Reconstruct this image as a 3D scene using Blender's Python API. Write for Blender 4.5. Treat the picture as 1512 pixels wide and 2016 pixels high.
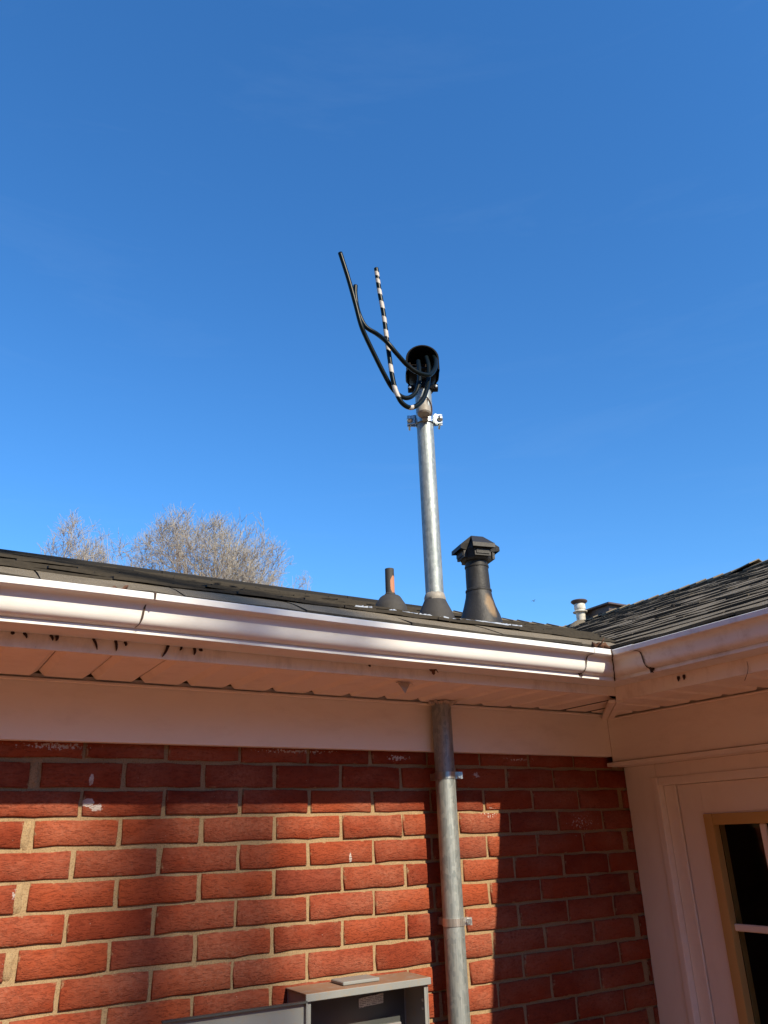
import bpy, bmesh, math, random
import numpy as np
from mathutils import Vector, Matrix, noise as mnoise

for o in list(bpy.data.objects): bpy.data.objects.remove(o)
SC = bpy.context.scene
COL = SC.collection
R = math.radians
H = 1.85                      # camera height above the ground
D = 2.12                      # camera to brick wall (wall face is the plane y = 0)

# ------------------------------------------------------------------ camera
F, YAW, PIT, ROL = 1540.0, R(31.514), R(22.480), R(-1.895)
fw = Vector((math.sin(YAW)*math.cos(PIT), math.cos(YAW)*math.cos(PIT), math.sin(PIT)))
r0 = Vector((math.cos(YAW), -math.sin(YAW), 0)); u0 = r0.cross(fw)
rt = math.cos(ROL)*r0 + math.sin(ROL)*u0; up = rt.cross(fw)
cd = bpy.data.cameras.new('camera'); cam = bpy.data.objects.new('camera', cd); COL.objects.link(cam)
cam.matrix_world = Matrix(((rt.x, up.x, -fw.x, 0), (rt.y, up.y, -fw.y, -D), (rt.z, up.z, -fw.z, H), (0, 0, 0, 1)))
cd.sensor_fit = 'VERTICAL'; cd.sensor_height = 36.0; cd.lens = 36.0*F/2016.0
cd.clip_start = 0.05; cd.clip_end = 3000
SC.camera = cam
SC.render.resolution_x, SC.render.resolution_y = 768, 1024
CAM = Vector((0, -D, H))
def ray(x, y): return (x-756)/F*rt - (y-1008)/F*up + fw
def onY(x, y, Y): d = ray(x, y); return CAM + d*((Y+D)/d.y)
def onX(x, y, X): d = ray(x, y); return CAM + d*(X/d.x)
def onZ(x, y, Z): d = ray(x, y); return CAM + d*((Z-H)/d.z)

# ------------------------------------------------------------------ world and sun
SUN = Vector((0.125, -1.0, 0.73)).normalized()
w = bpy.data.worlds.new('World'); SC.world = w; w.use_nodes = True
nt = w.node_tree; nt.nodes.clear()
sky = nt.nodes.new('ShaderNodeTexSky'); sky.sky_type = 'NISHITA'; sky.sun_disc = False
sky.sun_elevation = math.asin(SUN.z); sky.sun_rotation = math.atan2(SUN.x, SUN.y)
sky.altitude = 200; sky.air_density = 1.3; sky.dust_density = 0.0; sky.ozone_density = 10.0
bg = nt.nodes.new('ShaderNodeBackground'); bg.inputs[1].default_value = 0.15
hs = nt.nodes.new('ShaderNodeHueSaturation'); hs.inputs['Saturation'].default_value = 1.11
ow = nt.nodes.new('ShaderNodeOutputWorld')
nt.links.new(sky.outputs[0], hs.inputs['Color']); 
# very faint cirrus streaks
tc = nt.nodes.new('ShaderNodeTexCoord'); mp_ = nt.nodes.new('ShaderNodeMapping'); mp_.inputs['Scale'].default_value = (1.2, 1.0, 9.0); mp_.inputs['Rotation'].default_value = (.15, .10, 0)
nz = nt.nodes.new('ShaderNodeTexNoise'); nz.inputs['Scale'].default_value = 2.2; nz.inputs['Detail'].default_value = 7; nz.inputs['Roughness'].default_value = .62; nz.inputs['Distortion'].default_value = .6
cr_ = nt.nodes.new('ShaderNodeMapRange'); cr_.inputs[1].default_value = .54; cr_.inputs[2].default_value = .80; cr_.inputs[3].default_value = 0; cr_.inputs[4].default_value = .028
mx_ = nt.nodes.new('ShaderNodeMix'); mx_.data_type = 'RGBA'; mx_.inputs[7].default_value = (3.2, 4.2, 5.2, 1)
nt.links.new(tc.outputs['Generated'], mp_.inputs[0]); nt.links.new(mp_.outputs[0], nz.inputs['Vector']); nt.links.new(nz.outputs[0], cr_.inputs[0]); nt.links.new(cr_.outputs[0], mx_.inputs[0])
nt.links.new(hs.outputs[0], mx_.inputs[6]); nt.links.new(mx_.outputs[2], bg.inputs[0]); nt.links.new(bg.outputs[0], ow.inputs[0])
sl = bpy.data.lights.new('sun', 'SUN'); sl.energy = 5.0; sl.angle = R(0.53); sl.color = (1.0, 0.875, 0.66)
so = bpy.data.objects.new('sun', sl); COL.objects.link(so); so.location = (3, -20, 20)
so.rotation_euler = SUN.to_track_quat('Z', 'Y').to_euler()
vs = SC.view_settings; vs.view_transform = 'Standard'; vs.look = 'None'; vs.exposure = 0.50; vs.gamma = 1.0
vs.use_curve_mapping = False
SC.cycles.max_bounces = 8; SC.cycles.diffuse_bounces = 5

rnd = random.Random(11)

# ------------------------------------------------------------------ node helpers
class N:
    def __init__(s, name):
        s.m = bpy.data.materials.new(name); s.m.use_nodes = True; s.t = s.m.node_tree; s.t.nodes.clear()
        s.out = s.t.nodes.new('ShaderNodeOutputMaterial'); s.b = s.t.nodes.new('ShaderNodeBsdfPrincipled')
        s.t.links.new(s.b.outputs[0], s.out.inputs[0]); s._pos = None
    def n(s, typ, **kw):
        x = s.t.nodes.new('ShaderNode'+typ)
        for k, v in kw.items():
            if k.startswith('i_'):
                key = k[2:]; key = int(key) if key.isdigit() else key.replace('_', ' ')
                s.put(x.inputs[key], v)
            else: setattr(x, k, v)
        return x
    def put(s, sock, v):
        if isinstance(v, bpy.types.NodeSocket): s.t.links.new(v, sock)
        elif isinstance(v, bpy.types.Node): s.t.links.new(v.outputs[0], sock)
        else: sock.default_value = v
    def pos(s, scale=(1, 1, 1), kind='world'):
        if kind == 'world': src = s.n('NewGeometry').outputs['Position']
        elif kind == 'object': src = s.n('TexCoord').outputs['Object']
        else: src = s.n('TexCoord').outputs['Generated']
        return s.n('Mapping', i_Vector=src, i_Scale=scale).outputs[0]
    def noise(s, vec, scale, detail=4, rough=.55, dist=0.0):
        return s.n('TexNoise', i_Vector=vec, i_Scale=scale, i_Detail=detail, i_Roughness=rough, i_Distortion=dist).outputs[0]
    def voro(s, vec, scale, feature='F1', out=0):
        return s.n('TexVoronoi', feature=feature, i_Vector=vec, i_Scale=scale).outputs[out]
    def ramp(s, fac, stops):
        x = s.n('ValToRGB', i_Fac=fac); e = x.color_ramp.elements
        while len(e) < len(stops): e.new(0.5)
        for q, (p, c) in zip(e, stops):
            q.position = p; q.color = (c, c, c, 1) if not isinstance(c, (tuple, list)) else (*c, 1)
        return x.outputs[0]
    def mix(s, fac, a, b, mode='MIX'):
        x = s.n('Mix', data_type='RGBA', blend_type=mode)
        s.put(x.inputs[0], fac); s.put(x.inputs[6], a if not isinstance(a, tuple) else (*a, 1)); s.put(x.inputs[7], b if not isinstance(b, tuple) else (*b, 1))
        return x.outputs[2]
    def math(s, op, a, b=0.0, clamp=False):
        x = s.n('Math', operation=op, use_clamp=clamp); s.put(x.inputs[0], a); s.put(x.inputs[1], b); return x.outputs[0]
    def bump(s, h, strength=.5, dist=.002, prev=None):
        x = s.n('Bump', i_Strength=strength, i_Distance=dist, i_Height=h)
        if prev is not None: s.put(x.inputs['Normal'], prev)
        return x.outputs[0]
    def set(s, color=None, rough=None, metal=None, normal=None, spec=None, **kw):
        b = s.b.inputs
        if color is not None: s.put(b['Base Color'], (*color, 1) if isinstance(color, tuple) else color)
        if rough is not None: s.put(b['Roughness'], rough)
        if metal is not None: s.put(b['Metallic'], metal)
        if normal is not None: s.put(b['Normal'], normal)
        if spec is not None: s.put(b['Specular IOR Level'], spec)
        for k, v in kw.items(): s.put(b[k.replace('_', ' ')], v)
        return s.m
    def blob(s, centre, rx, rz, ry=.2):          # 1 inside an ellipsoid of a stain, 0 outside
        g = s.n('NewGeometry').outputs['Position']
        v = s.n('VectorMath', operation='SUBTRACT'); s.put(v.inputs[0], g); v.inputs[1].default_value = centre
        q = s.n('VectorMath', operation='DIVIDE'); s.put(q.inputs[0], v.outputs[0]); q.inputs[1].default_value = (rx, ry, rz)
        l = s.n('VectorMath', operation='LENGTH'); s.put(l.inputs[0], q.outputs[0])
        return s.math('SUBTRACT', 1.0, l.outputs['Value'], True)

M = {}
def make_materials():
    # --- brick
    a = N('red_rug_face_brick'); P = a.pos(); rv = a.n('ObjectInfo').outputs['Random']
    base = a.ramp(rv, [(0, (.150, .027, .015)), (.2, (.30, .060, .025)), (.42, (.20, .037, .019)), (.65, (.335, .074, .030)), (.82, (.24, .048, .024)), (1, (.17, .042, .027))])
    n1 = a.noise(P, 14, 5, .65); base = a.mix(a.ramp(n1, [(.35, 0), (.72, .55)]), base, (.31, .070, .034))
    n2 = a.noise(a.pos((1.0, 1, 1.6)), 95, 6, .7, 1.2); base = a.mix(a.ramp(n2, [(.32, .62), (.46, 0)]), base, (.11, .022, .014))
    haz = a.noise(a.pos((.6, 1, 1.0)), 5.5, 4, .6); base = a.mix(a.math('MULTIPLY', a.ramp(haz, [(.43, 0), (.64, .75)]), a.ramp(a.noise(P, 130, 4, .7), [(.3, .25), (.65, 1)])), base, (.36, .145, .092))
    # mortar smeared on the arrises
    G = a.n('SeparateXYZ', i_0=a.pos(kind='gen'))
    ex = a.math('MULTIPLY', a.math('ABSOLUTE', a.math('SUBTRACT', G.outputs[0], .5)), 2.0)
    ez = a.math('MULTIPLY', a.math('ABSOLUTE', a.math('SUBTRACT', G.outputs[2], .5)), 2.0)
    em = a.math('MAXIMUM', a.math('MULTIPLY', a.math('SUBTRACT', ex, .90), 10), a.math('MULTIPLY', a.math('SUBTRACT', ez, .78), 4.5))
    sm = a.math('MULTIPLY', em, a.ramp(a.noise(P, 38, 5, .7), [(.46, 0), (.66, 1)]), True)
    base = a.mix(a.ramp(sm, [(.25, 0), (.6, .75)]), base, (.38, .26, .15))
    # specks and splashes of white paint
    pn = a.noise(P, 150, 4, .7)
    spl = None
    for c, rx, rz, k in (((.424, 0, H+.097), .020, .013, 1.9), ((.445, 0, H+.086), .028, .016, .95), ((.426, 0, H+.150), .008, .019, 1.5), ((1.151, 0, H-.056), .006, .022, 1.3),
                         ((1.615, 0, H+.172), .045, .022, .62), ((.33, 0, H+.228), .22, .022, .58), ((.98, 0, H+.230), .32, .016, .56), ((1.32, 0, H+.218), .10, .022, .60), ((1.80, 0, H+.222), .18, .016, .52),
                         ((.30, 0, H+.03), .022, .035, .6), ((.29, 0, H-.10), .022, .040, .6), ((.29, 0, H-.235), .018, .030, .55), ((1.66, 0, H+.06), .10, .05, .50), ((2.05, 0, H+.02), .2, .12, .42)):
        q = a.math('MULTIPLY', a.blob(c, rx, rz), k); spl = q if spl is None else a.math('MAXIMUM', spl, q)
    pm = a.ramp(a.math('MULTIPLY', a.math('ADD', spl, a.math('MULTIPLY', pn, 1.3)), .6), [(.665, 0), (.70, 1)])
    base = a.mix(a.math('MULTIPLY', pm, .85), base, (.60, .57, .54))
    wz = a.noise(a.pos((.42, 1, 1.5)), 150, 5, .6, .9); base = a.mix(a.ramp(wz, [(.34, .42), (.46, 0)]), base, (.10, .020, .013))
    sp = a.voro(P, 42); base = a.mix(a.ramp(sp, [(.018, .8), (.035, 0)]), base, (.62, .55, .48))
    wr = a.noise(a.pos((.42, 1, 1.5)), 150, 5, .6, .9); cr = a.ramp(wr, [(.36, 0), (.50, 1)])
    nb = a.bump(cr, .55, .0026); nb = a.bump(n2, .7, .0026, nb); nb = a.bump(a.noise(P, 420, 3), .4, .0010, nb)
    M['brick'] = a.set(base, .92, 0, nb, .06)
    # --- mortar
    a = N('sandy_mortar'); P = a.pos()
    c = a.mix(a.noise(P, 26, 5, .7), (.265, .185, .102), (.42, .305, .178)); c = a.mix(a.ramp(a.noise(P, 300, 3), [(.36, .6), (.5, 0)]), c, (.16, .11, .06))
    nb = a.bump(a.noise(P, 60, 5, .7), .8, .004); nb = a.bump(a.noise(P, 380, 3), .6, .0012, nb)
    M['mortar'] = a.set(c, .95, 0, nb, .05)
    # --- white painted aluminium / vinyl
    def white(name, col, rough, dirt=.35, streak=(14, 14, 2)):
        a = N(name); P = a.pos()
        d = a.ramp(a.noise(a.pos(streak), 3.0, 6, .7), [(.50, 0), (.78, dirt)])
        c = a.mix(d, col, (.36, .27, .19)); c = a.mix(a.ramp(a.noise(P, 2.2, 4), [(.42, 0), (.75, .15)]), c, (.60, .52, .44))
        c = a.mix(a.ramp(a.voro(P, 17), [(.010, .8), (.02, 0)]), c, (.10, .06, .04))
        nb = a.bump(a.noise(P, 7, 3), .22, .005); nb = a.bump(a.noise(P, 500, 2), .06, .0004, nb)
        return a.set(c, a.math('ADD', a.math('MULTIPLY', a.noise(P, 9, 4), .25), rough), 0, nb, .4)
    M['gutter'] = white('white_gutter_enamel', (.74, .745, .735), .46, .22, (3, 3, 9))
    M['gutter_r'] = white('stained_gutter_enamel', (.75, .73, .70), .46, .60, (5, 5, 5))
    M['vinyl'] = white('white_vinyl_soffit', (.88, .77, .67), .45, .25, (4, 4, 4))
    M['fascia'] = white('fascia_metal', (.86, .77, .68), .40, .55, (5, 5, 2))
    M['frieze'] = white('painted_frieze_wood', (.88, .80, .71), .50, .18, (2, 2, 5))
    M['casing'] = white('painted_door_casing', (.88, .80, .72), .48, .12, (9, 9, 2))
    M['doorpaint'] = white('painted_door', (.87, .79, .72), .42, .12, (6, 6, 2))
    M['lite'] = N('yellowed_lite_frame').set((.55, .36, .13), .5)
    # --- shingles
    a = N('weathered_asphalt_shingle'); P = a.pos(); rv = a.n('ObjectInfo').outputs['Random']
    att = a.n('Attribute', attribute_name='tone').outputs['Fac']
    g = a.noise(P, 520, 2, .8); big = a.noise(P, 4.5, 5, .65)
    c = a.mix(big, (.105, .088, .064), (.24, .198, .142)); c = a.mix(a.math('MULTIPLY', a.math('ADD', att, rv), .5), c, a.mix(.5, c, (.27, .225, .16)))
    c = a.mix(a.ramp(g, [(.28, .85), (.42, 0)]), c, (.035, .030, .026)); c = a.mix(a.ramp(g, [(.57, 0), (.68, .9)]), c, (.40, .36, .28))
    c = a.mix(a.ramp(a.noise(P, 11, 5, .7), [(.55, 0), (.75, .5)]), c, (.05, .043, .034))
    nb = a.bump(g, .9, .0022); nb = a.bump(a.noise(P, 30, 5, .7), .7, .006, nb)
    M['shingle'] = a.set(c, .95, 0, nb, .15)
    a = N('ridge_vent_cap_felt'); P = a.pos(); g = a.noise(P, 420, 2, .8)
    M['ridge'] = a.set(a.mix(g, (.012, .012, .012), (.045, .042, .040)), .9, 0, a.bump(g, .6, .001), .15)
    a = N('asphalt_butt_edge'); P = a.pos(); M['butt'] = a.set(a.mix(a.noise(P, 60, 4), (.022, .019, .016), (.085, .072, .055)), .95)
    a = N('deck_black'); M['deck'] = a.set((.02, .018, .016), .95)
    # --- galvanised steel
    def galv(name, col, metal=.85, rough=.42):
        a = N(name); P = a.pos(kind='object')
        sp = a.voro(a.pos((1, 1, .55), 'object'), 130, 'F1', 1); st = a.noise(a.pos((70, 70, 1.6), 'object'), 3.2, 5, .75)
        blo = a.noise(a.pos((16, 16, 10), 'object'), 2.4, 5, .7)
        c = a.mix(a.ramp(st, [(.38, 0), (.62, 1)]), tuple(x*.60 for x in col), col); c = a.mix(a.math('MULTIPLY', sp, .32), c, (.72, .75, .73))
        c = a.mix(a.ramp(blo, [(.52, 0), (.72, .30)]), c, (.30, .31, .29))
        rg = a.math('ADD', a.math('MULTIPLY', st, .28), rough-.1)
        nb = a.bump(st, .22, .0015); nb = a.bump(a.noise(P, 160, 4, .7), .25, .0008, nb)
        return a.set(c, rg, metal, nb)
    M['galv'] = galv('galvanised_conduit', (.29, .335, .345), .62, .52)
    M['zinc'] = galv('zinc_plated_clamp', (.70, .76, .78), .95, .30)
    M['strap'] = galv('steel_strap', (.62, .58, .54), .8, .36)
    a = N('insulator_grey'); P = a.pos(); M['insulator'] = a.set(a.mix(a.noise(P, 60, 4), (.20, .18, .15), (.36, .33, .28)), .55)
    a = N('black_moulded_plastic'); P = a.pos(); M['plastic'] = a.set(a.mix(a.noise(P, 40, 4), (.004, .004, .005), (.009, .009, .010)), .55, 0, a.bump(a.noise(P, 300, 2), .15, .0006), .12)
    a = N('brown_insert'); M['insert'] = a.set((.018, .012, .009), .7, 0, None, .1)
    a = N('black_cable_sheath'); P = a.pos(); M['cable'] = a.set(a.mix(a.noise(P, 30, 3), (.002, .004, .004), (.005, .009, .009)), .34, 0, a.bump(a.noise(P, 220, 3), .15, .0006), .16)
    a = N('white_tape'); P = a.pos(); M['tape'] = a.set(a.mix(a.noise(P, 90, 4), (.36, .33, .30), (.56, .53, .49)), .55)
    # --- vents
    a = N('black_painted_vent'); P = a.pos(); n = a.noise(P, 22, 5, .7)
    c = a.mix(n, (.013, .012, .012), (.034, .032, .029)); c = a.mix(a.ramp(a.noise(P, 75, 4, .7), [(.60, 0), (.74, .5)]), c, (.09, .08, .064))
    rs = a.math('MULTIPLY', a.blob((1.965, .275, H+.85), .040, .085, .12), 1.2)
    c = a.mix(a.ramp(a.math('ADD', rs, a.math('MULTIPLY', a.noise(P, 38, 5, .7), .6)), [(.62, 0), (1.05, .8)]), c, (.27, .175, .085))
    M['vent'] = a.set(c, .55, 0, a.bump(a.noise(P, 45, 5, .7), .45, .004), .4)
    a = N('black_rubber_boot'); P = a.pos(); M['rubber'] = a.set(a.mix(a.noise(P, 60, 5, .7), (.022, .020, .019), (.055, .050, .045)), .75, 0, a.bump(a.noise(P, 90, 4), .4, .002))
    a = N('peeling_pipe_paint'); P = a.pos(); c = a.mix(a.noise(P, 40, 4), (.03, .028, .026), (.055, .05, .045))
    pe = a.math('ADD', a.math('MULTIPLY', a.blob((1.624, .474, H+.945), .021, .052, .035), 1.6), a.math('MULTIPLY', a.noise(P, 60, 4, .7), .5))
    M['peel'] = a.set(a.mix(a.ramp(pe, [(.62, 0), (.66, 1)]), c, (.46, .20, .11)), .7)
    a = N('pale_sealant'); P = a.pos(); M['sealant'] = a.set(a.mix(a.noise(P, 60, 5), (.27, .31, .37), (.47, .51, .57)), .45, 0, a.bump(a.noise(P, 80, 4), .5, .003))
    a = N('tan_caulk'); P = a.pos(); M['caulk'] = a.set(a.mix(a.noise(P, 80, 5), (.34, .26, .20), (.62, .56, .50)), .8, 0, a.bump(a.noise(P, 120, 4), .8, .004))
    a = N('aged_white_vent'); P = a.pos(); M['whitevent'] = a.set(a.mix(a.ramp(a.noise(P, 30, 5), [(.4, 0), (.7, .7)]), (.70, .68, .60), (.34, .30, .24)), .5)
    a = N('brown_vent_metal'); P = a.pos(); M['brownvent'] = a.set(a.mix(a.noise(P, 12, 4), (.055, .036, .034), (.10, .068, .062)), .5)
    # --- meter box
    a = N('grey_enamel_box'); P = a.pos()
    c = a.mix(a.noise(P, 7, 4), (.20, .215, .215), (.27, .28, .275)); c = a.mix(a.ramp(a.noise(P, 55, 5, .7), [(.52, 0), (.7, .4)]), c, (.30, .22, .13))
    M['box'] = a.set(c, .42, 0, a.bump(a.noise(P, 300, 2), .08, .0005), .4)
    a = N('rust_dusted_box_top'); P = a.pos()
    M['boxtop'] = a.set(a.mix(a.ramp(a.noise(P, 20, 6, .75), [(.25, .2), (.5, .95)]), (.25, .25, .24), (.24, .135, .08)), .7, 0, a.bump(a.noise(P, 120, 4), .3, .001))
    a = N('dark_box_inside'); M['boxin'] = a.set((.055, .06, .06), .5)
    a = N('printed_label'); P = a.pos((1, 1, 1)); sx = a.n('SeparateXYZ', i_0=P)
    ln = a.math('GREATER_THAN', a.math('FRACT', a.math('MULTIPLY', a.math('ADD', sx.outputs[2], a.math('MULTIPLY', sx.outputs[0], 0.0)), 260)), .5)
    wd = a.math('GREATER_THAN', a.noise(a.pos((1, 1, .6)), 330, 2), .46)
    M['label'] = a.set(a.mix(a.math('MULTIPLY', ln, wd), (.52, .52, .50), (.16, .16, .17)), .6)
    a = N('orange_lug'); M['lug'] = a.set((.45, .17, .05), .5)
    a = N('bright_bus_bar'); M['bus'] = a.set((.78, .78, .76), .3, .8)
    # --- others
    a = N('dark_pane_glass'); M['glass'] = a.set((.9, .95, .93), .02, 0, None, .5, Transmission_Weight=1.0, IOR=1.22)
    a = N('unlit_room'); M['room'] = a.set((.03, .028, .026), .9)
    a = N('dry_leaf_brown'); P = a.pos(); M['leaf'] = a.set(a.mix(a.noise(P, 60, 4), (.06, .022, .012), (.17, .075, .035)), .8)
    a = N('shrivelled_leaf'); M['leafdark'] = a.set((.035, .014, .010), .85)
    a = N('seam_grime'); P = a.pos(); M['grime'] = a.set(a.mix(a.noise(P, 90, 4), (.03, .02, .015), (.10, .06, .04)), .9)
    a = N('winter_bark'); P = a.pos(); M['bark'] = a.set(a.mix(a.noise(P, 3.5, 5, .7), (.20, .165, .125), (.44, .385, .31)), .95, 0, a.bump(a.noise(P, 9, 4), .6, .02))
    a = N('bare_twigs'); P = a.pos(); M['twig'] = a.set(a.mix(a.noise(P, 1.3, 3), (.26, .235, .195), (.43, .40, .345)), .9)
    a = N('bark_dark'); P = a.pos(); M['barkdark'] = a.set(a.mix(a.noise(P, 5, 5, .7), (.06, .045, .035), (.17, .14, .11)), .95)
    a = N('warm_bounce_ground'); P = a.pos()  # unseen ground, invented reddish colour to bounce warm light into the shade
    c = a.mix(a.noise(P, 1.2, 6, .7), (.36, .145, .070), (.50, .215, .110)); c = a.mix(a.ramp(a.noise(P, 25, 5, .8), [(.4, 0), (.65, .6)]), c, (.28, .15, .075))
    M['ground'] = a.set(c, .95, 0, a.bump(a.noise(P, 40, 5, .8), .8, .03))
    a = N('sky_blocker_foliage'); P = a.pos(); M['evergreen'] = a.set(a.mix(a.noise(P, 6, 4), (.018, .032, .014), (.045, .065, .026)), .8)
    a = N('bird_dark'); M['bird'] = a.set((.04, .04, .045), .7)
make_materials()

# ------------------------------------------------------------------ object helpers
def mesh(name, verts, faces, mat, smooth=False, mats=None, mi=None):
    me = bpy.data.meshes.new(name); me.from_pydata([tuple(v) for v in verts], [], faces)
    for q in (mats or [mat]): me.materials.append(M[q])
    if mi is not None: me.polygons.foreach_set('material_index', mi)
    if smooth: me.polygons.foreach_set('use_smooth', [True]*len(me.polygons))
    me.update(); return me
def obj(name, me, parent=None, loc=(0, 0, 0)):
    o = bpy.data.objects.new(name, me); COL.objects.link(o); o.location = loc; o.parent = parent; return o
def tag(o, label, cat, group=None):
    o['label'] = label; o['category'] = cat
    if group: o['group'] = group
    return o
def thing(name, label, cat, loc=(0, 0, 0), group=None):
    o = bpy.data.objects.new(name, None); COL.objects.link(o); o.location = loc; o.empty_display_size = .1
    return tag(o, label, cat, group)
class B:                       # collects geometry in world coordinates, builds ONE mesh
    def __init__(s): s.v, s.f, s.mi = [], [], []
    def add(s, V, Fc, mi=0):
        k = len(s.v); s.v += [Vector(p) for p in V]; s.f += [tuple(i+k for i in q) for q in Fc]; s.mi += [mi]*len(Fc); return s
    def box(s, a, b, mi=0, M4=None):
        (x0, y0, z0), (x1, y1, z1) = a, b
        V = [Vector(p) for p in ((x0,y0,z0),(x1,y0,z0),(x1,y1,z0),(x0,y1,z0),(x0,y0,z1),(x1,y0,z1),(x1,y1,z1),(x0,y1,z1))]
        if M4 is not None: V = [M4 @ p for p in V]
        return s.add(V, [(0,3,2,1),(4,5,6,7),(0,1,5,4),(1,2,6,5),(2,3,7,6),(3,0,4,7)], mi)
    def lathe(s, prof, n=28, M4=Matrix(), mi=0, jit=0, seed=0):
        rr = random.Random(seed); V, Fc = [], []
        for (r, z) in prof:
            for i in range(n):
                t = 2*math.pi*i/n; q = r*(1+(rr.random()-.5)*jit); V.append(M4 @ Vector((q*math.cos(t), q*math.sin(t), z+(rr.random()-.5)*jit*.04)))
        for j in range(len(prof)-1):
            for i in range(n): Fc.append((j*n+i, j*n+(i+1) % n, (j+1)*n+(i+1) % n, (j+1)*n+i))
        Fc.append(tuple(reversed(range(n)))); Fc.append(tuple((len(prof)-1)*n+i for i in range(n)))
        return s.add(V, Fc, mi)
    def tube(s, pts, rad, n=10, mi=None):
        pts = [Vector(p) for p in pts]; V, Fc = [], []; k = len(pts)
        ref = Vector((0, 0, 1)); t0 = (pts[1]-pts[0]).normalized()
        if abs(t0.dot(ref)) > .95: ref = Vector((1, 0, 0))
        a = (ref - t0*ref.dot(t0)).normalized()
        for j, p in enumerate(pts):
            t = (pts[min(j+1, k-1)]-pts[max(j-1, 0)]).normalized(); a = (a - t*a.dot(t)).normalized(); b = t.cross(a)
            r = rad[j] if isinstance(rad, (list, tuple)) else rad
            for i in range(n): th = 2*math.pi*i/n; V.append(p + (a*math.cos(th)+b*math.sin(th))*r)
        m = []
        for j in range(k-1):
            for i in range(n): Fc.append((j*n+i, j*n+(i+1) % n, (j+1)*n+(i+1) % n, (j+1)*n+i)); m.append(mi(j, i) if mi else 0)
        Fc.append(tuple(reversed(range(n)))); Fc.append(tuple((k-1)*n+i for i in range(n))); m += [0, 0]
        o = len(s.f); s.add(V, Fc); s.mi[o:] = m; return s
    def build(s, name, mat, parent=None, smooth=False, mats=None, angle=None, org=None):
        # org: keep the mesh's own origin near the thing so object coordinates make sense
        o = Vector(org) if org else Vector((0, 0, 0))
        me = mesh(name, [p-o for p in s.v], s.f, mat, smooth, mats, s.mi if mats else None)
        ob = obj(name, me, parent, o)
        if angle is not None:
            me.polygons.foreach_set('use_smooth', [True]*len(me.polygons)); me.set_sharp_from_angle(angle=R(angle))
        if parent is not None and parent.type == 'EMPTY':
            ob.location = o - parent.matrix_basis.translation
        return ob
    def bevel(s, w, seg=2):
        bm = bmesh.new(); vs_ = [bm.verts.new(p) for p in s.v]
        for q in s.f:
            try: bm.faces.new([vs_[i] for i in q])
            except ValueError: pass
        bmesh.ops.bevel(bm, geom=bm.edges[:], offset=w, segments=seg, affect='EDGES', profile=.7, clamp_overlap=True)
        bm.verts.index_update(); s.v = [v.co.copy() for v in bm.verts]; s.f = [tuple(v.index for v in f.verts) for f in bm.faces]; s.mi = [0]*len(s.f); bm.free(); return s
def spline(P, n):
    P = [Vector(p) for p in P]; out = []
    Q = [P[0]*2-P[1]]+P+[P[-1]*2-P[-2]]
    for i in range(1, len(Q)-2):
        a, b, c, d = Q[i-1:i+3]
        for k in range(n):
            t = k/n; out.append(.5*((2*b)+(c-a)*t+(2*a-5*b+4*c-d)*t*t+(3*b-a-3*c+d)*t**3))
    out.append(P[-1]); return out

def wl(o):                     # world position of an unrotated object
    p = Vector((0, 0, 0))
    while o is not None: p += Vector(o.location); o = o.parent
    return p
# ================================================================== SETTING
def build_ground():
    S = 1500; o = obj('ground', mesh('ground', [(-S,-S,0),(S,-S,0),(S,S,0),(-S,S,0)], [(0,1,2,3)], 'ground')); o['kind'] = 'structure'
build_ground()

# ================================================================== HOUSE
house = thing('brick_house', 'red brick house corner with white gutters, boxed eaves and weathered shingle roof', 'house', (1.2, 0, 0))

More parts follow.
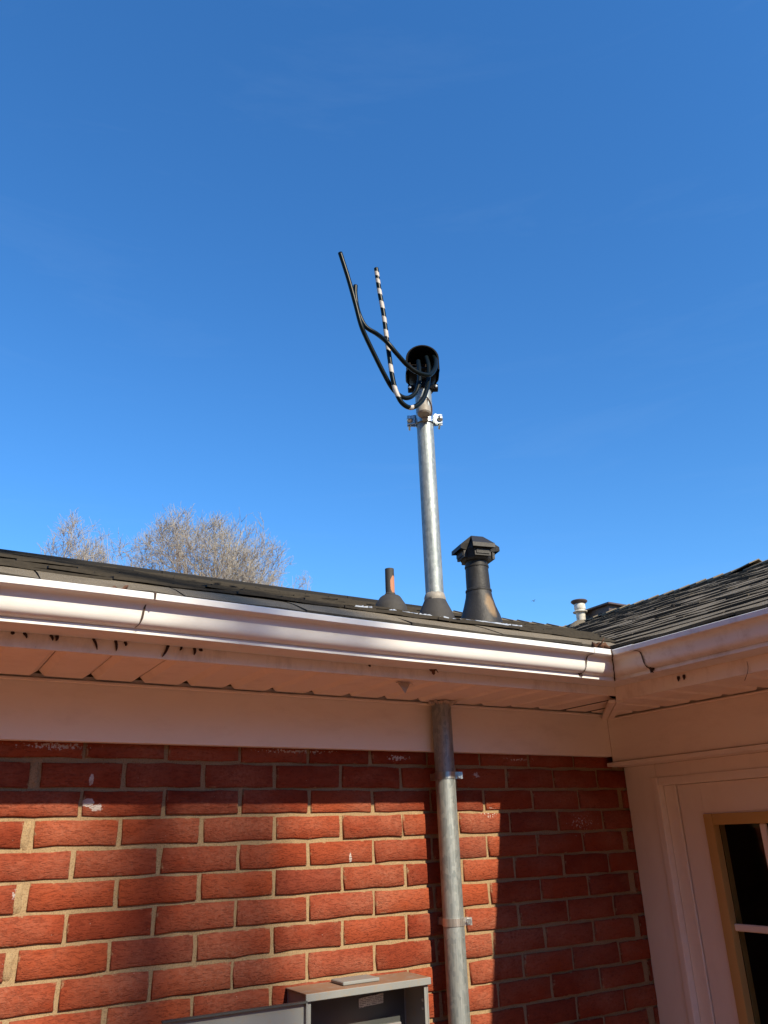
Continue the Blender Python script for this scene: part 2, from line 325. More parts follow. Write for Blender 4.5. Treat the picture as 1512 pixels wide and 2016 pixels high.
# ---- brick wall ------------------------------------------------------------
XE = 2.30                                   # brick stops at the door casing
def course_z(n): return H + .1287-(n-2)*.0672
def build_brick_wall():
    b = B(); b.box((-3.2, .0065, 0), (XE+.30, .16, H+.42)); wall = b.build('brick_wall', 'mortar', house)
    rr = random.Random(5)
    def brick_mesh(L, h, dep=.034):
        nx, nz = 5, 3; V, Fc = [], []
        def edge(px, pz, j): return ((rr.random()-.5)*j, (rr.random()-.5)*j)
        for lay, (ins, yy) in enumerate(((0.0035, -.0006), (0, .0030), (0, dep))):
            pass
        # front grid
        for k in range(nz):
            for i in range(nx):
                x = -L/2+.0035+(L-.007)*i/(nx-1); z = -h/2+.0032+(h-.0064)*k/(nz-1)
                e = edge(x, z, .0042) if (i in (0, nx-1) or k in (0, nz-1)) else edge(x, z, .004)
                V.append((x+e[0], -.001+(rr.random()-.5)*.0022, z+e[1]))
        for k in range(nz-1):
            for i in range(nx-1): q = k*nx+i; Fc.append((q, q+1, q+nx+1, q+nx))
        per = [i for i in range(nx)]+[k*nx+nx-1 for k in range(1, nz)]+[(nz-1)*nx+i for i in range(nx-2, -1, -1)]+[k*nx for k in range(nz-2, 0, -1)]
        def ring(src, grow, y):
            out = []
            for q in src:
                x, _, z = V[q]; sx = grow if x > L/2-.012 else (-grow if x < -L/2+.012 else 0); sz = grow if z > h/2-.010 else (-grow if z < -h/2+.010 else 0)
                out.append(len(V)); V.append((x+sx, y+(rr.random()-.5)*.0012, z+sz))
            for i in range(len(src)):
                j = (i+1) % len(src); Fc.append((src[j], src[i], out[i], out[j]))
            return out
        r1 = ring(per, .0028, .0022); ring(r1, .0004, dep)
        return V, Fc
    proto = []
    for q in range(12):
        V, Fc = brick_mesh(.1955, .0588); proto.append(mesh('brick', V, Fc, 'brick', True))
    field = B()
    for n in range(-1, 31):
        zc = (course_z(n)+course_z(n+1))/2
        if zc > H+.36: continue
        x = (.919 if n % 2 else .919+.1027) - .2055*22 + rr.uniform(-.004, .004)
        wob = rr.uniform(-.0008, .0008)
        while x < XE-.012:
            x0, x1 = x, x+.2055; x = x1
            if x1 < -3.2: continue
            jl, jr = .0043+rr.uniform(-.0016, .0028), .0043+rr.uniform(-.0016, .0028)
            if n in (1, 3, 5, 7) and abs(x1-.302) < .06: jr = .017       # old repair: wide joint
            if n in (1, 3, 5, 7) and abs(x0-.302) < .06: jl = .009
            if x1 > XE: x1 = XE; jr = .004
            elif x1 > XE-.1: jr += rr.uniform(.004, .016)
            if x0 > XE-.13: jl += rr.uniform(.003, .014)
            L = x1-jr-x0-jl
            if L < .015: continue
            cx = (x0+jl+x1-jr)/2; zz = zc+wob+rr.uniform(-.0011, .0011); yy = rr.uniform(-.0016, .0016)
            view = x1 > -.12 and zc > H-.72 and zc < H+.30
            if view:
                o = obj('brick', proto[rr.randrange(12)], wall, (cx, yy, zz)); o.scale = (L/.1955*rr.choice((1, -1)), 1, 1+rr.uniform(-.02, .02))
                o.rotation_euler = (0, rr.uniform(-.006, .006), 0)
                if o.scale.x < 0: o.scale.x = -o.scale.x; o.rotation_euler.y += math.pi; 
                o.parent = wall
            else:
                V, Fc = None, None
                me = proto[rr.randrange(12)]; field.add([(cx+v.co.x*L/.1955, yy+v.co.y, zz+v.co.z) for v in me.vertices], [tuple(p.vertices) for p in me.polygons])
    f = field.build('brick_field', 'brick', wall, True); f['kind'] = 'stuff'
    # old mortar repair swelling out of the joints by the left edge
    for (x, z, w_, h_) in ((.291, .026, .026, .031), (.291, -.108, .026, .031), (.291, -.242, .025, .030), (.291, .161, .026, .031)):
        V, Fc = [], []; nx, nz = 7, 7; rr2 = random.Random(int(x*1000+z*999))
        for k in range(nz):
            for i in range(nx):
                u, v = i/(nx-1)*2-1, k/(nz-1)*2-1; e = max(abs(u), abs(v))
                V.append((x+u*w_*.5*(1+rr2.uniform(-.25, .25)), .008-(.0085 if e < .9 else 0)*(1-.3*e*e)+rr2.uniform(-.0016, .0016), H+z+v*h_*(1+rr2.uniform(-.12, .12))))
        for k in range(nz-1):
            for i in range(nx-1): q = k*nx+i; Fc.append((q, q+1, q+nx+1, q+nx))
        obj('mortar_patch', mesh('mortar_patch', V, Fc, 'mortar', True), wall)
build_brick_wall()
for c in house.children: c.location = -house.location

# parts parented to the house keep world coordinates
def hp(b, name, mat, parent=None, **k):
    o = b.build(name, mat, None, **k); o.location = Vector(o.location)-wl(parent or house); o.parent = parent or house
    return o

# ---- eaves: frieze boards, soffits, fascias ----------------------------------
SL, SRz = H+.386, H+.371            # soffit levels, left eave and right eave
FXR = 2.205                         # face of the boxed right frieze
OL, OXR = -.36, 1.908                # fascia faces: left y, right x
YR0 = -4.4                          # right wing runs this far towards the street
def build_eaves():
    b = B().box((-3.2, -.030, H+.237), (FXR+.001, -.0035, SL+.01)).bevel(.0025, 2); hp(b, 'frieze_board', 'frieze', angle=30)
    b = B().box((-3.2, -.041, SL-.010), (FXR-.03, -.0315, SL-.0015)).bevel(.002, 1); hp(b, 'soffit_channel', 'vinyl', angle=30)
    b = B().box((FXR, YR0, H+.2185), (2.300, -.0305, SRz+.01)).bevel(.0025, 2); hp(b, 'frieze_board', 'frieze', angle=30)
    b = B().box((FXR-.010, YR0, H+.203), (2.296, -.010, H+.2165)).bevel(.003, 2); hp(b, 'frieze_trim', 'frieze', angle=30)
    b = B().box((FXR-.011, YR0, SRz-.009), (FXR-.0015, -.045, SRz-.0015)).bevel(.002, 1); hp(b, 'soffit_channel', 'vinyl', angle=30)
    # soffit panels: V-grooved boards running out from the wall
    def panels(n0, n1, c0, along, lo, hi, z, par, name):
        pw = .1225; V = []; g = .015; dz = .013
        prof = [(-pw/2+.0016, dz+.003), (-pw/2+.0016, dz), (-pw/2+g, 0), (pw/2-g-.004, 0), (pw/2-.0016, dz), (pw/2-.0016, dz+.003)]
        k = len(prof)
        KD = (-.032-OL)/(FXR-OXR)
        def mk(c):
            V, Fc = [], []
            for e in (0, 1):
                for (p, q) in prof:
                    if along == 'y': t = hi if e else max(lo, min(OL+(c+p-OXR)*KD, hi-.001)); V.append((p, t, q))
                    else: t = hi if e else max(lo, min(OXR+(c+p-OL)/KD, hi-.001)); V.append((t, p, q))
            for i in range(k-1): Fc.append((i, i+1, k+i+1, k+i))
            return mesh('soffit_panel', V, Fc, 'vinyl')
        full = mk(c0+n0*pw)
        rr = random.Random(3)
        for n in range(n0, n1):
            c = c0+n*pw; me = mk(c) if (c+pw > OXR if along == 'y' else c+pw > OL) else full
            o = obj('soffit_panel', me, par, Vector((c, 0, z) if along == 'y' else (0, c, z))-wl(par)); o.location.z += rr.uniform(-.0012, .0012)
    # the soffit part itself is the backing board the panels hang from
    bl = B().box((-3.2, OL+.004, SL+.018), (FXR, -.032, SL+.024)); sl_ = hp(bl, 'soffit', 'deck')
    panels(-28, 16, .326, 'y', OL+.004, -.047, SL, sl_, 'l')
    br = B().box((OXR+.004, YR0, SRz+.018), (FXR-.002, -.034, SRz+.0235)); sr_ = hp(br, 'soffit', 'deck')
    panels(-34, 4, -.364, 'x', OXR+.004, FXR-.017, SRz, sr_, 'r')
    # corner trim where the two soffits meet: two narrow strips
    dg = Vector((FXR-OXR, -.032-OL, 0)); ln = dg.length; dg.normalize(); ang = math.atan2(dg.y, dg.x)
    T = Matrix.Translation((OXR, OL, 0)) @ Matrix.Rotation(ang, 4, 'Z')
    b = B().box((.012, .0008, SRz-.006), (ln-.004, .021, SRz+.004), M4=T).bevel(.001, 1); hp(b, 'corner_trim', 'vinyl', angle=30)
    b = B().box((.012, -.021, SRz-.0075), (ln-.004, -.0012, SRz+.004), M4=T).bevel(.001, 1); hp(b, 'corner_trim', 'vinyl', angle=30)
    # fascias
    b = B(); b.box((-3.2, OL-.004, SL-.003), (OXR+.004, OL+.0035, H+.50)); f1 = hp(b, 'fascia', 'fascia')
    b = B(); b.box((OXR-.004, YR0, SRz-.003), (OXR+.0035, OL-.0045, H+.50)); f2 = hp(b, 'fascia', 'fascia')
    # torn flap hanging out of the left soffit, with the dark hole it left
    p = Vector((1.153, -.312, SL-.003)); V = [p+Vector(q) for q in ((-.020, .0, .001), (.022, .0, .001), (.0, -.006, -.030), (-.018, .003, .0), (.020, .003, .0), (.002, -.003, -.028), (.034, -.004, -.006))]
    hp(B().add(V, [(0, 1, 2), (5, 4, 3), (0, 2, 5, 3), (1, 4, 5, 2), (1, 6, 4)]), 'torn_flap', 'caulk', sl_)
    V = [p+Vector(q) for q in ((-.024, .004, .0008), (.036, .006, .0008), (.020, .014, .0008), (-.014, .012, .0008))]
    hp(B().add(V, [(3, 2, 1, 0)]), 'hole', 'deck', sl_)
    # ragged caulk where the mast goes through the soffit
    rr = random.Random(8); b = B()
    for i in range(30):
        t = 2*math.pi*i/30; c = Vector((1.447, -.065, SL-.004)); r1 = .034+rr.uniform(0, .022); d = Vector((math.cos(t), math.sin(t), 0)); e = Vector((-d.y, d.x, 0))
        hz = rr.uniform(.004, .016); q = c+d*.029; b.add([q-e*.004, q+e*.004, c+d*r1+e*.006-Vector((0, 0, hz*.1)), c+d*r1-e*.006, q+Vector((0, 0, -hz)), c+d*(r1-.008)+Vector((0, 0, -hz*.6))], [(4, 0, 3, 5), (1, 4, 5, 2), (0, 4, 1), (3, 2, 5)])
    hp(b, 'caulk', 'caulk', sl_)
build_eaves()

# ---- gutters -----------------------------------------------------------------
GB = H+.411                                             # gutter bottom
PROF = [(.002, .074), (.002, .0), (.074, .0), (.0785, .0015), (.0785, .0105), (.0765, .0120), (.086, .0140), (.0935, .0175), (.0985, .0230), (.1015, .0300), (.1030, .0380), (.1040, .0460), (.1055, .0530), (.1085, .0590), (.1130, .0625), (.1200, .0640), (.1290, .0640), (.1310, .0655), (.1310, .0785), (.1295, .080), (.117, .080), (.117, .0785), (.1275, .0780)]
def gutter_run(prof, mapf, s0, s1, n=2):
    V, Fc = [], []; k = len(prof)
    for j in range(n):
        for (d, h) in prof:
            t = j/(n-1); V.append(mapf(d, h, s0(d)*(1-t)+s1(d)*t))
    for j in range(n-1):
        for i in range(k-1): q = j*k+i; Fc.append((q, q+1, q+k+1, q+k))
    return V, Fc
def off(prof, e): # profile pushed outwards a little (sleeves, seams)
    out = []
    for i, (d, h) in enumerate(prof):
        a = prof[max(i-1, 0)]; c = prof[min(i+1, len(prof)-1)]; tx, tz = c[0]-a[0], c[1]-a[1]; l = math.hypot(tx, tz) or 1
        out.append((d+tz/l*e, h-tx/l*e))
    return out
def build_gutters():
    sag = lambda x: .0022*math.sin(x*2.3+.6)+.0012*math.sin(x*5.1)
    mL = lambda d, h, s: (s, OL-.004-d, GB+h+sag(s))
    mR = lambda d, h, s: (OXR-.004-d, s, GB+h+sag(OXR)+.0)
    endL = lambda d: OXR-.004-d          # mitre: the left run ends on the corner diagonal
    endR = lambda d: OL-.004-d
    V, Fc = gutter_run(PROF, mL, lambda d: -3.25, endL, 60); g1 = hp(B().add(V, Fc), 'gutter', 'gutter', angle=24)
    V, Fc = gutter_run(PROF, mR, lambda d: YR0-.05, endR, 2); Fc = [tuple(reversed(q)) for q in Fc]; g2 = hp(B().add(V, Fc), 'gutter', 'gutter_r', angle=24)
    P1 = off(PROF[2:21], .0016); P2 = off(PROF[2:21], .0022)
    # corner sleeve: overlaps both runs by a hand's width
    V, Fc = gutter_run(P1, mL, lambda d: 1.700-(.13-d)*.35, lambda d: endL(d), 6); hp(B().add(V, Fc), 'corner_sleeve', 'gutter', g1, angle=24)
    V, Fc = gutter_run(P1, mR, lambda d: -.575-(.13-d)*.2, lambda d: endR(d), 2); hp(B().add(V, [tuple(reversed(q)) for q in Fc]), 'corner_sleeve', 'gutter_r', g2, angle=24)
    rr = random.Random(4)
    def seam(par, mp, c, wd, slant, lo=2, hi=21, e=.0028):
        pr = off(PROF[lo:hi], e)[1:]; V, Fc = [], []
        for (d, h) in pr:
            x = c-(.13-d)*slant; q = wd*rr.uniform(.5, 1.5)
            V += [mp(d, h, x-q), mp(d, h, x+q)]
        for i in range(len(pr)-1): Fc.append((2*i, 2*i+1, 2*i+3, 2*i+2))
        hp(B().add(V, Fc), 'seam', 'grime', par)
    seam(g1, mL, 1.697, .0018, .35, 4, 17); seam(g1, mL, .415, .0016, .55, 5, 14); seam(g1, mL, .415, .002, .55, 16, 20)
    seam(g2, mR, -.579, .0020, .2, 5, 17)
    # grime in the mitre line
    V, Fc = [], []; pr = off(PROF[2:20], .003)[1:]
    for (d, h) in pr: V += [mL(d, h, endL(d)-rr.uniform(.001, .004)), mR(d, h, endR(d)-rr.uniform(.001, .004))]
    for i in range(len(pr)-1): Fc.append((2*i, 2*i+1, 2*i+3, 2*i+2))
    hp(B().add(V, Fc), 'seam', 'grime', g1)
    # blot of sealant under the right sleeve
    b = B(); b.lathe([(.0, -.004), (.007, -.003), (.008, .0), (.005, .004), (0, .005)], 10, Matrix.Translation(mR(.081, .012, -.590)), jit=.5, seed=2); hp(b, 'sealant_blot', 'grime', g2)
    b = B(); b.lathe([(.0, -.004), (.006, -.003), (.007, .0), (.005, .004), (0, .005)], 10, Matrix.Translation(mL(.079, .014, 1.683)), jit=.5, seed=5); hp(b, 'sealant_blot', 'grime', g1)
    return g1, g2
G1, G2 = build_gutters()

# ---- roof ---------------------------------------------------------------------
def zl(y): return H+.58+.339*(y-(1.84-D))               # left slope
def zr(x): return H+.505+.367*(x-1.82)                    # right slope
YRIDGE = 4.5-D; ZRL = zl(YRIDGE); XRIDGE = 5.3; ZRR = zr(XRIDGE)
def build_roof():
    XV = 1.82+(ZRL-H-.505)/.367
    x0v = 1.82; 
    b = B(); e = -.016
    y_e = 1.76-D
    b.add([(-3.3, y_e, zl(y_e)+e), (1.84+.04, y_e, zl(y_e)+e), (XV, YRIDGE, ZRL+e), (-3.3, YRIDGE, ZRL+e)], [(0, 1, 2, 3)])
    b.add([(-3.3, YRIDGE, ZRL+e), (XV, YRIDGE, ZRL+e), (1.82+.1, YRIDGE+2.7, zl(y_e)+e), (-3.3, YRIDGE+2.7, zl(y_e)+e)], [(0, 1, 2, 3)])
    b.add([(1.85, YR0-.1, zr(1.85)+e), (XRIDGE, YR0-.1, ZRR+e), (XRIDGE, 9, ZRR+e), (1.85, 9, zr(1.85)+e)], [(0, 1, 2, 3)])
    b.add([(XRIDGE, YR0-.1, ZRR+e), (XRIDGE+3.4, YR0-.1, zr(1.9)+e), (XRIDGE+3.4, 9, zr(1.9)+e), (XRIDGE, 9, ZRR+e)], [(0, 1, 2, 3)])
    roof = hp(b, 'roof', 'deck')
    rr = random.Random(21)
    EXP = .14
    def tab(wd, dep, droop=0.0, lift=.006, base=.005, th=.007):
        """one shingle tab: local x across, y up the slope (0 = butt edge), z normal"""
        nx, ny = 5, 3; V, Fc = [], []
        wob = [rr.uniform(-.004, .004) for _ in range(nx)]; l0 = base+rr.uniform(0, lift*1.3); l1 = l0+rr.uniform(-.5, .5)*lift; lf = [max(0, l0+(l1-l0)*i/(nx-1)+rr.gauss(0, .0012)) for i in range(nx)]
        for lay in (0, 1):
            for k in range(ny):
                for i in range(nx):
                    t = k/(ny-1); x = -wd/2+wd*i/(nx-1); y = dep*t+(wob[i] if k == 0 else 0)
                    z = lf[i]*(1-t)**2 + (0 if lay else -th)*(1.0 if k == 0 else .6)+ rr.uniform(-.0007, .0007) - droop*(1-t)**1.6
                    V.append((x, y, z))
        m = nx*ny
        for k in range(ny-1):
            for i in range(nx-1):
                q = k*nx+i; Fc.append((m+q, m+q+1, m+q+nx+1, m+q+nx))
        self_n = len(Fc)
        for i in range(nx-1): Fc.append((i, i+1, m+i+1, m+i))
        for k in range(ny-1): q = k*nx; Fc += [(q+nx, q, m+q, m+q+nx), (q+nx-1, q+2*nx-1, m+q+2*nx-1, m+q+nx-1)]
        return V, Fc, [0]*self_n+[1]*(len(Fc)-self_n)
    def tone(me):
        a = me.attributes.new('tone', 'FLOAT', 'POINT'); a.data.foreach_set('value', [rr.random()]*len(me.vertices))
    TW = .305
    def variants(n, dep, droop, lift, base, th=.008):
        out = []
        for _ in range(n):
            V, Fc, mi_ = tab(TW-.004, dep, droop, lift, base, th); me = mesh('shingle', V, Fc, 'shingle', True, ['shingle', 'butt'], mi_); me.set_sharp_from_angle(angle=R(40)); out.append(me)
        return out
    aL = math.atan(.339); aR = math.atan(.367); cL, sL_ = math.cos(aL), math.sin(aL); cR, sR_ = math.cos(aR), math.sin(aR)
    droopers = variants(7, EXP*1.18, .014, .003, 0); plain = variants(12, EXP*1.3, 0, .005, .004, .006); curly = variants(16, EXP*1.3, 0, .008, .003, .006); rightv = variants(16, EXP*1.3, 0, .0042, .0028)
    stuff = B(); st_tone = []
    def place(me, Mx, single):
        if single:
            o = obj('shingle', me, roof); o.matrix_basis = Mx
        else:
            k_ = len(stuff.f); stuff.add([Mx @ v.co for v in me.vertices], [tuple(p.vertices) for p in me.polygons]); stuff.mi[k_:] = [p.material_index for p in me.polygons]; st_tone.extend([rr.random()]*len(me.vertices))
    # left slope, courses from the eave up to the ridge
    s0 = (1.685-D); s = 0; n = 0; Ls = (YRIDGE-s0)/cL
    while s < Ls:
        y = s0+s*cL; z = zl(y)
        xv = 1.82+(z-H-.505)/.367+.12
        x = -3.3+(n % 2)*TW/2+rr.uniform(-.03, .03)
        while x-TW/2 < xv:
            Mx = Matrix.Translation((x, y+rr.uniform(-.003, .003), z+rr.uniform(-.001, .001))) @ Matrix.Rotation(aL, 4, 'X') @ Matrix.Rotation(rr.uniform(-.008, .008), 4, 'Z')
            place(rr.choice(droopers if n == 0 else (plain if n < 3 else curly)), Mx, n < 5 and x > -.35)
            x += TW
        s += EXP if n else EXP*.98; n += 1
    # right slope
    n = 0; s = 0; x0 = 1.835; Ls = (XRIDGE-x0)/cR
    while s < Ls:
        xx = x0+s*cR; z = zr(xx)
        yv = (1.84-D)+(z-H-.58)/.339+.12 if z < ZRL else 8.9
        y = YR0+(n % 2)*TW/2+rr.uniform(-.03, .03)
        while y-TW/2 < yv:
            Mx = Matrix.Translation((xx+rr.uniform(-.003, .003), y, z+rr.uniform(-.001, .001))) @ Matrix.Rotation(-math.pi/2, 4, 'Z') @ Matrix.Rotation(aR, 4, 'X') @ Matrix.Rotation(rr.uniform(-.01, .01), 4, 'Z')
            place(rr.choice(rightv), Mx, n < 6 and y > -1.6)
            y += TW
        s += EXP; n += 1
    o = stuff.build('shingle_field', 'shingle', None, True, ['shingle', 'butt']); o.parent = roof; o['kind'] = 'stuff'
    o.data.set_sharp_from_angle(angle=R(40))
    a = o.data.attributes.new('tone', 'FLOAT', 'POINT'); a.data.foreach_set('value', st_tone)
    # ridge vent on the left ridge: 1.22 m sections of low black profile
    k = -3
    xs = .255*4.5-1.22*4
    while xs < 3.0:
        x1 = min(xs+1.216, 3.06); b = B(); hz = rr.uniform(-.003, .003)
        V = []
        for x in (xs, x1):
            for (dy, dz) in ((-.150, -.056), (-.152, -.024), (-.10, -.004), (0, .026), (.10, -.004), (.152, -.024), (.150, -.056)): V.append((x, YRIDGE+dy, ZRL+dz+hz))
        b.add(V, [(i, i+1, 8+i, 7+i) for i in range(6)]+[(0, 1, 2, 3, 4, 5, 6), (13, 12, 11, 10, 9, 8, 7)])
        b.f = [tuple(reversed(q)) if len(q) == 4 else q for q in b.f]
        hp(b, 'ridge_vent', 'ridge', roof); xs += 1.22
    # bent cap shingles on the rest of that ridge and along the right ridge
    def cap(p, d, wd, ln, lift):
        n_ = Vector((0, 0, 1)); c = d.cross(n_).normalized(); b = B(); V = []
        for t, l in ((-.02, lift), (ln, .0)):
            for (q, h) in ((-wd, -wd*.36), (-wd*.5, -wd*.16), (0, .006), (wd*.5, -wd*.16), (wd, -wd*.36)):
                V.append(p+d*t+c*q+n_*(h+l)); 
        for t, l in ((-.02, lift), (ln, .0)):
            for (q, h) in ((-wd, -wd*.36), (-wd*.5, -wd*.16), (0, .006), (wd*.5, -wd*.16), (wd, -wd*.36)): V.append(p+d*t+c*q+n_*(h+l-.008))
        Fc = [(i, i+1, 6+i, 5+i) for i in range(4)]+[(10+i, i+10+1, i+1, i) for i in range(4)]+[(0, 5, 15, 10), (4, 14, 19, 9)]
        o = hp(b.add(V, Fc), 'ridge_cap', 'shingle', roof); tone(o.data)
    x = 3.05
    while x < XV-.1: cap(Vector((x, YRIDGE, ZRL+.006+rr.uniform(0, .006))), Vector((1, 0, 0)), .13, .18, .012); x += .15
    y = YR0
    while y < 5.2:
        cap(Vector((XRIDGE, y, ZRR+.008+rr.uniform(0, .007))), Vector((0, 1, 0)), .13, .20, .014+(.02 if abs(y-1.25) < .1 else 0)); y += .16
    return roof
ROOF = build_roof()

# ---- door side of the right wing --------------------------------------------------
XW = 2.300
def build_door_side():
    # casing: three flat boards with a rounded outer edge and an inner stop bead
    zt = H+.141
    b = B().box((XW-.012, -.142, 0), (XW+.06, -.0005, H+.2025)).bevel(.003, 2); cs = hp(b, 'door_casing', 'casing', angle=30)
    b = B().box((XW-.012, -1.20, zt), (XW+.06, -.1425, H+.2025)).bevel(.003, 2); hp(b, 'door_casing', 'casing', angle=30)
    b = B().box((XW-.012, -1.20, 0), (XW+.06, -1.07, zt-.0005)).bevel(.003, 2); hp(b, 'door_casing', 'casing', angle=30)
    b = B().box((XW-.019, -.150, 0), (XW+.05, -.1245, zt+.018)).bevel(.006, 3); hp(b, 'stop_bead', 'casing', angle=30)
    b = B().box((XW-.0185, -1.09, zt-.010), (XW+.05, -.1505, zt+.0175)).bevel(.006, 3); hp(b, 'stop_bead', 'casing', angle=30)
    b = B().box((XW+.006, -.202, 0), (XW+.12, -.151, zt-.0105)).bevel(.002, 1); hp(b, 'door_jamb', 'casing', angle=30)
    # wall of the wing beyond the door
    b = B().box((XW+.012, YR0, 0), (XW+.14, -1.2005, H+.40)); hp(b, 'side_wall', 'frieze')
    # door leaf around a nine-light window
    y0, y1 = -.2065, -1.03; ly0, ly1 = -.297, -.862; lz1 = H+.034; lz0 = lz1-.95; xf = XW+.010
    b = B()
    b.box((xf, ly0, .12), (xf+.045, y0, zt-.0115)); b.box((xf, y1, .12), (xf+.045, ly1, zt-.0115))
    b.box((xf, ly1+.0005, lz1), (xf+.045, ly0-.0005, zt-.0115)); b.box((xf, ly1+.0005, .12), (xf+.045, ly0-.0005, lz0))
    door = hp(b, 'door', 'doorpaint')
    fwid = .034
    for a_, c_ in (((xf-.009, ly0-fwid, lz0), (xf+.05, ly0, lz1)), ((xf-.009, ly1, lz0), (xf+.05, ly1+fwid, lz1)),
                   ((xf-.0092, ly1+fwid+.0005, lz1-fwid), (xf+.05, ly0-fwid-.0005, lz1)), ((xf-.0092, ly1+fwid+.0005, lz0), (xf+.05, ly0-fwid-.0005, lz0+fwid))):
        hp(B().box(a_, c_).bevel(.005, 2), 'lite_frame', 'lite', door, angle=30)
    gy0, gy1 = ly0-fwid, ly1+fwid; gz0, gz1 = lz0+fwid, lz1-fwid; ny, nz = 3, 3
    py = (gy0-gy1)/ny; pz = (gz1-gz0)/nz; mw = .010
    for i in (1, 2): hp(B().box((xf+.004, gy0-py*i-mw, gz0), (xf+.018, gy0-py*i+mw, gz1)).bevel(.003, 1), 'muntin', 'doorpaint', door, angle=30)
    for k in (1, 2):
        for i in range(3): hp(B().box((xf+.0045, gy0-py*(i+1)+(mw if i < 2 else 0)+.0003, gz1-pz*k-mw), (xf+.0175, gy0-py*i-(mw if i else 0)-.0003, gz1-pz*k+mw)).bevel(.003, 1), 'muntin', 'doorpaint', door, angle=30)
    for k in range(3):
        for i in range(3): hp(B().box((xf+.019, gy0-py*(i+1)+.001, gz1-pz*(k+1)+.001), (xf+.0225, gy0-py*i-.001, gz1-pz*k-.001)), 'pane', 'glass', door)
    # unlit room behind the glass
    x0, x1, ya, yb, z0, z1 = XW+.1405, XW+2.9, -1.9, -.02, .05, H+.38
    V = [(x0, ya, z0), (x1, ya, z0), (x1, yb, z0), (x0, yb, z0), (x0, ya, z1), (x1, ya, z1), (x1, yb, z1), (x0, yb, z1)]
    hp(B().add(V, [(0, 1, 2, 3), (7, 6, 5, 4), (0, 4, 5, 1), (1, 5, 6, 2), (2, 6, 7, 3)]), 'room', 'room')
    hp(B().box((XW-.03, -1.2, 0), (XW+.2, -.05, .118)), 'door_sill', 'mortar')
build_door_side()

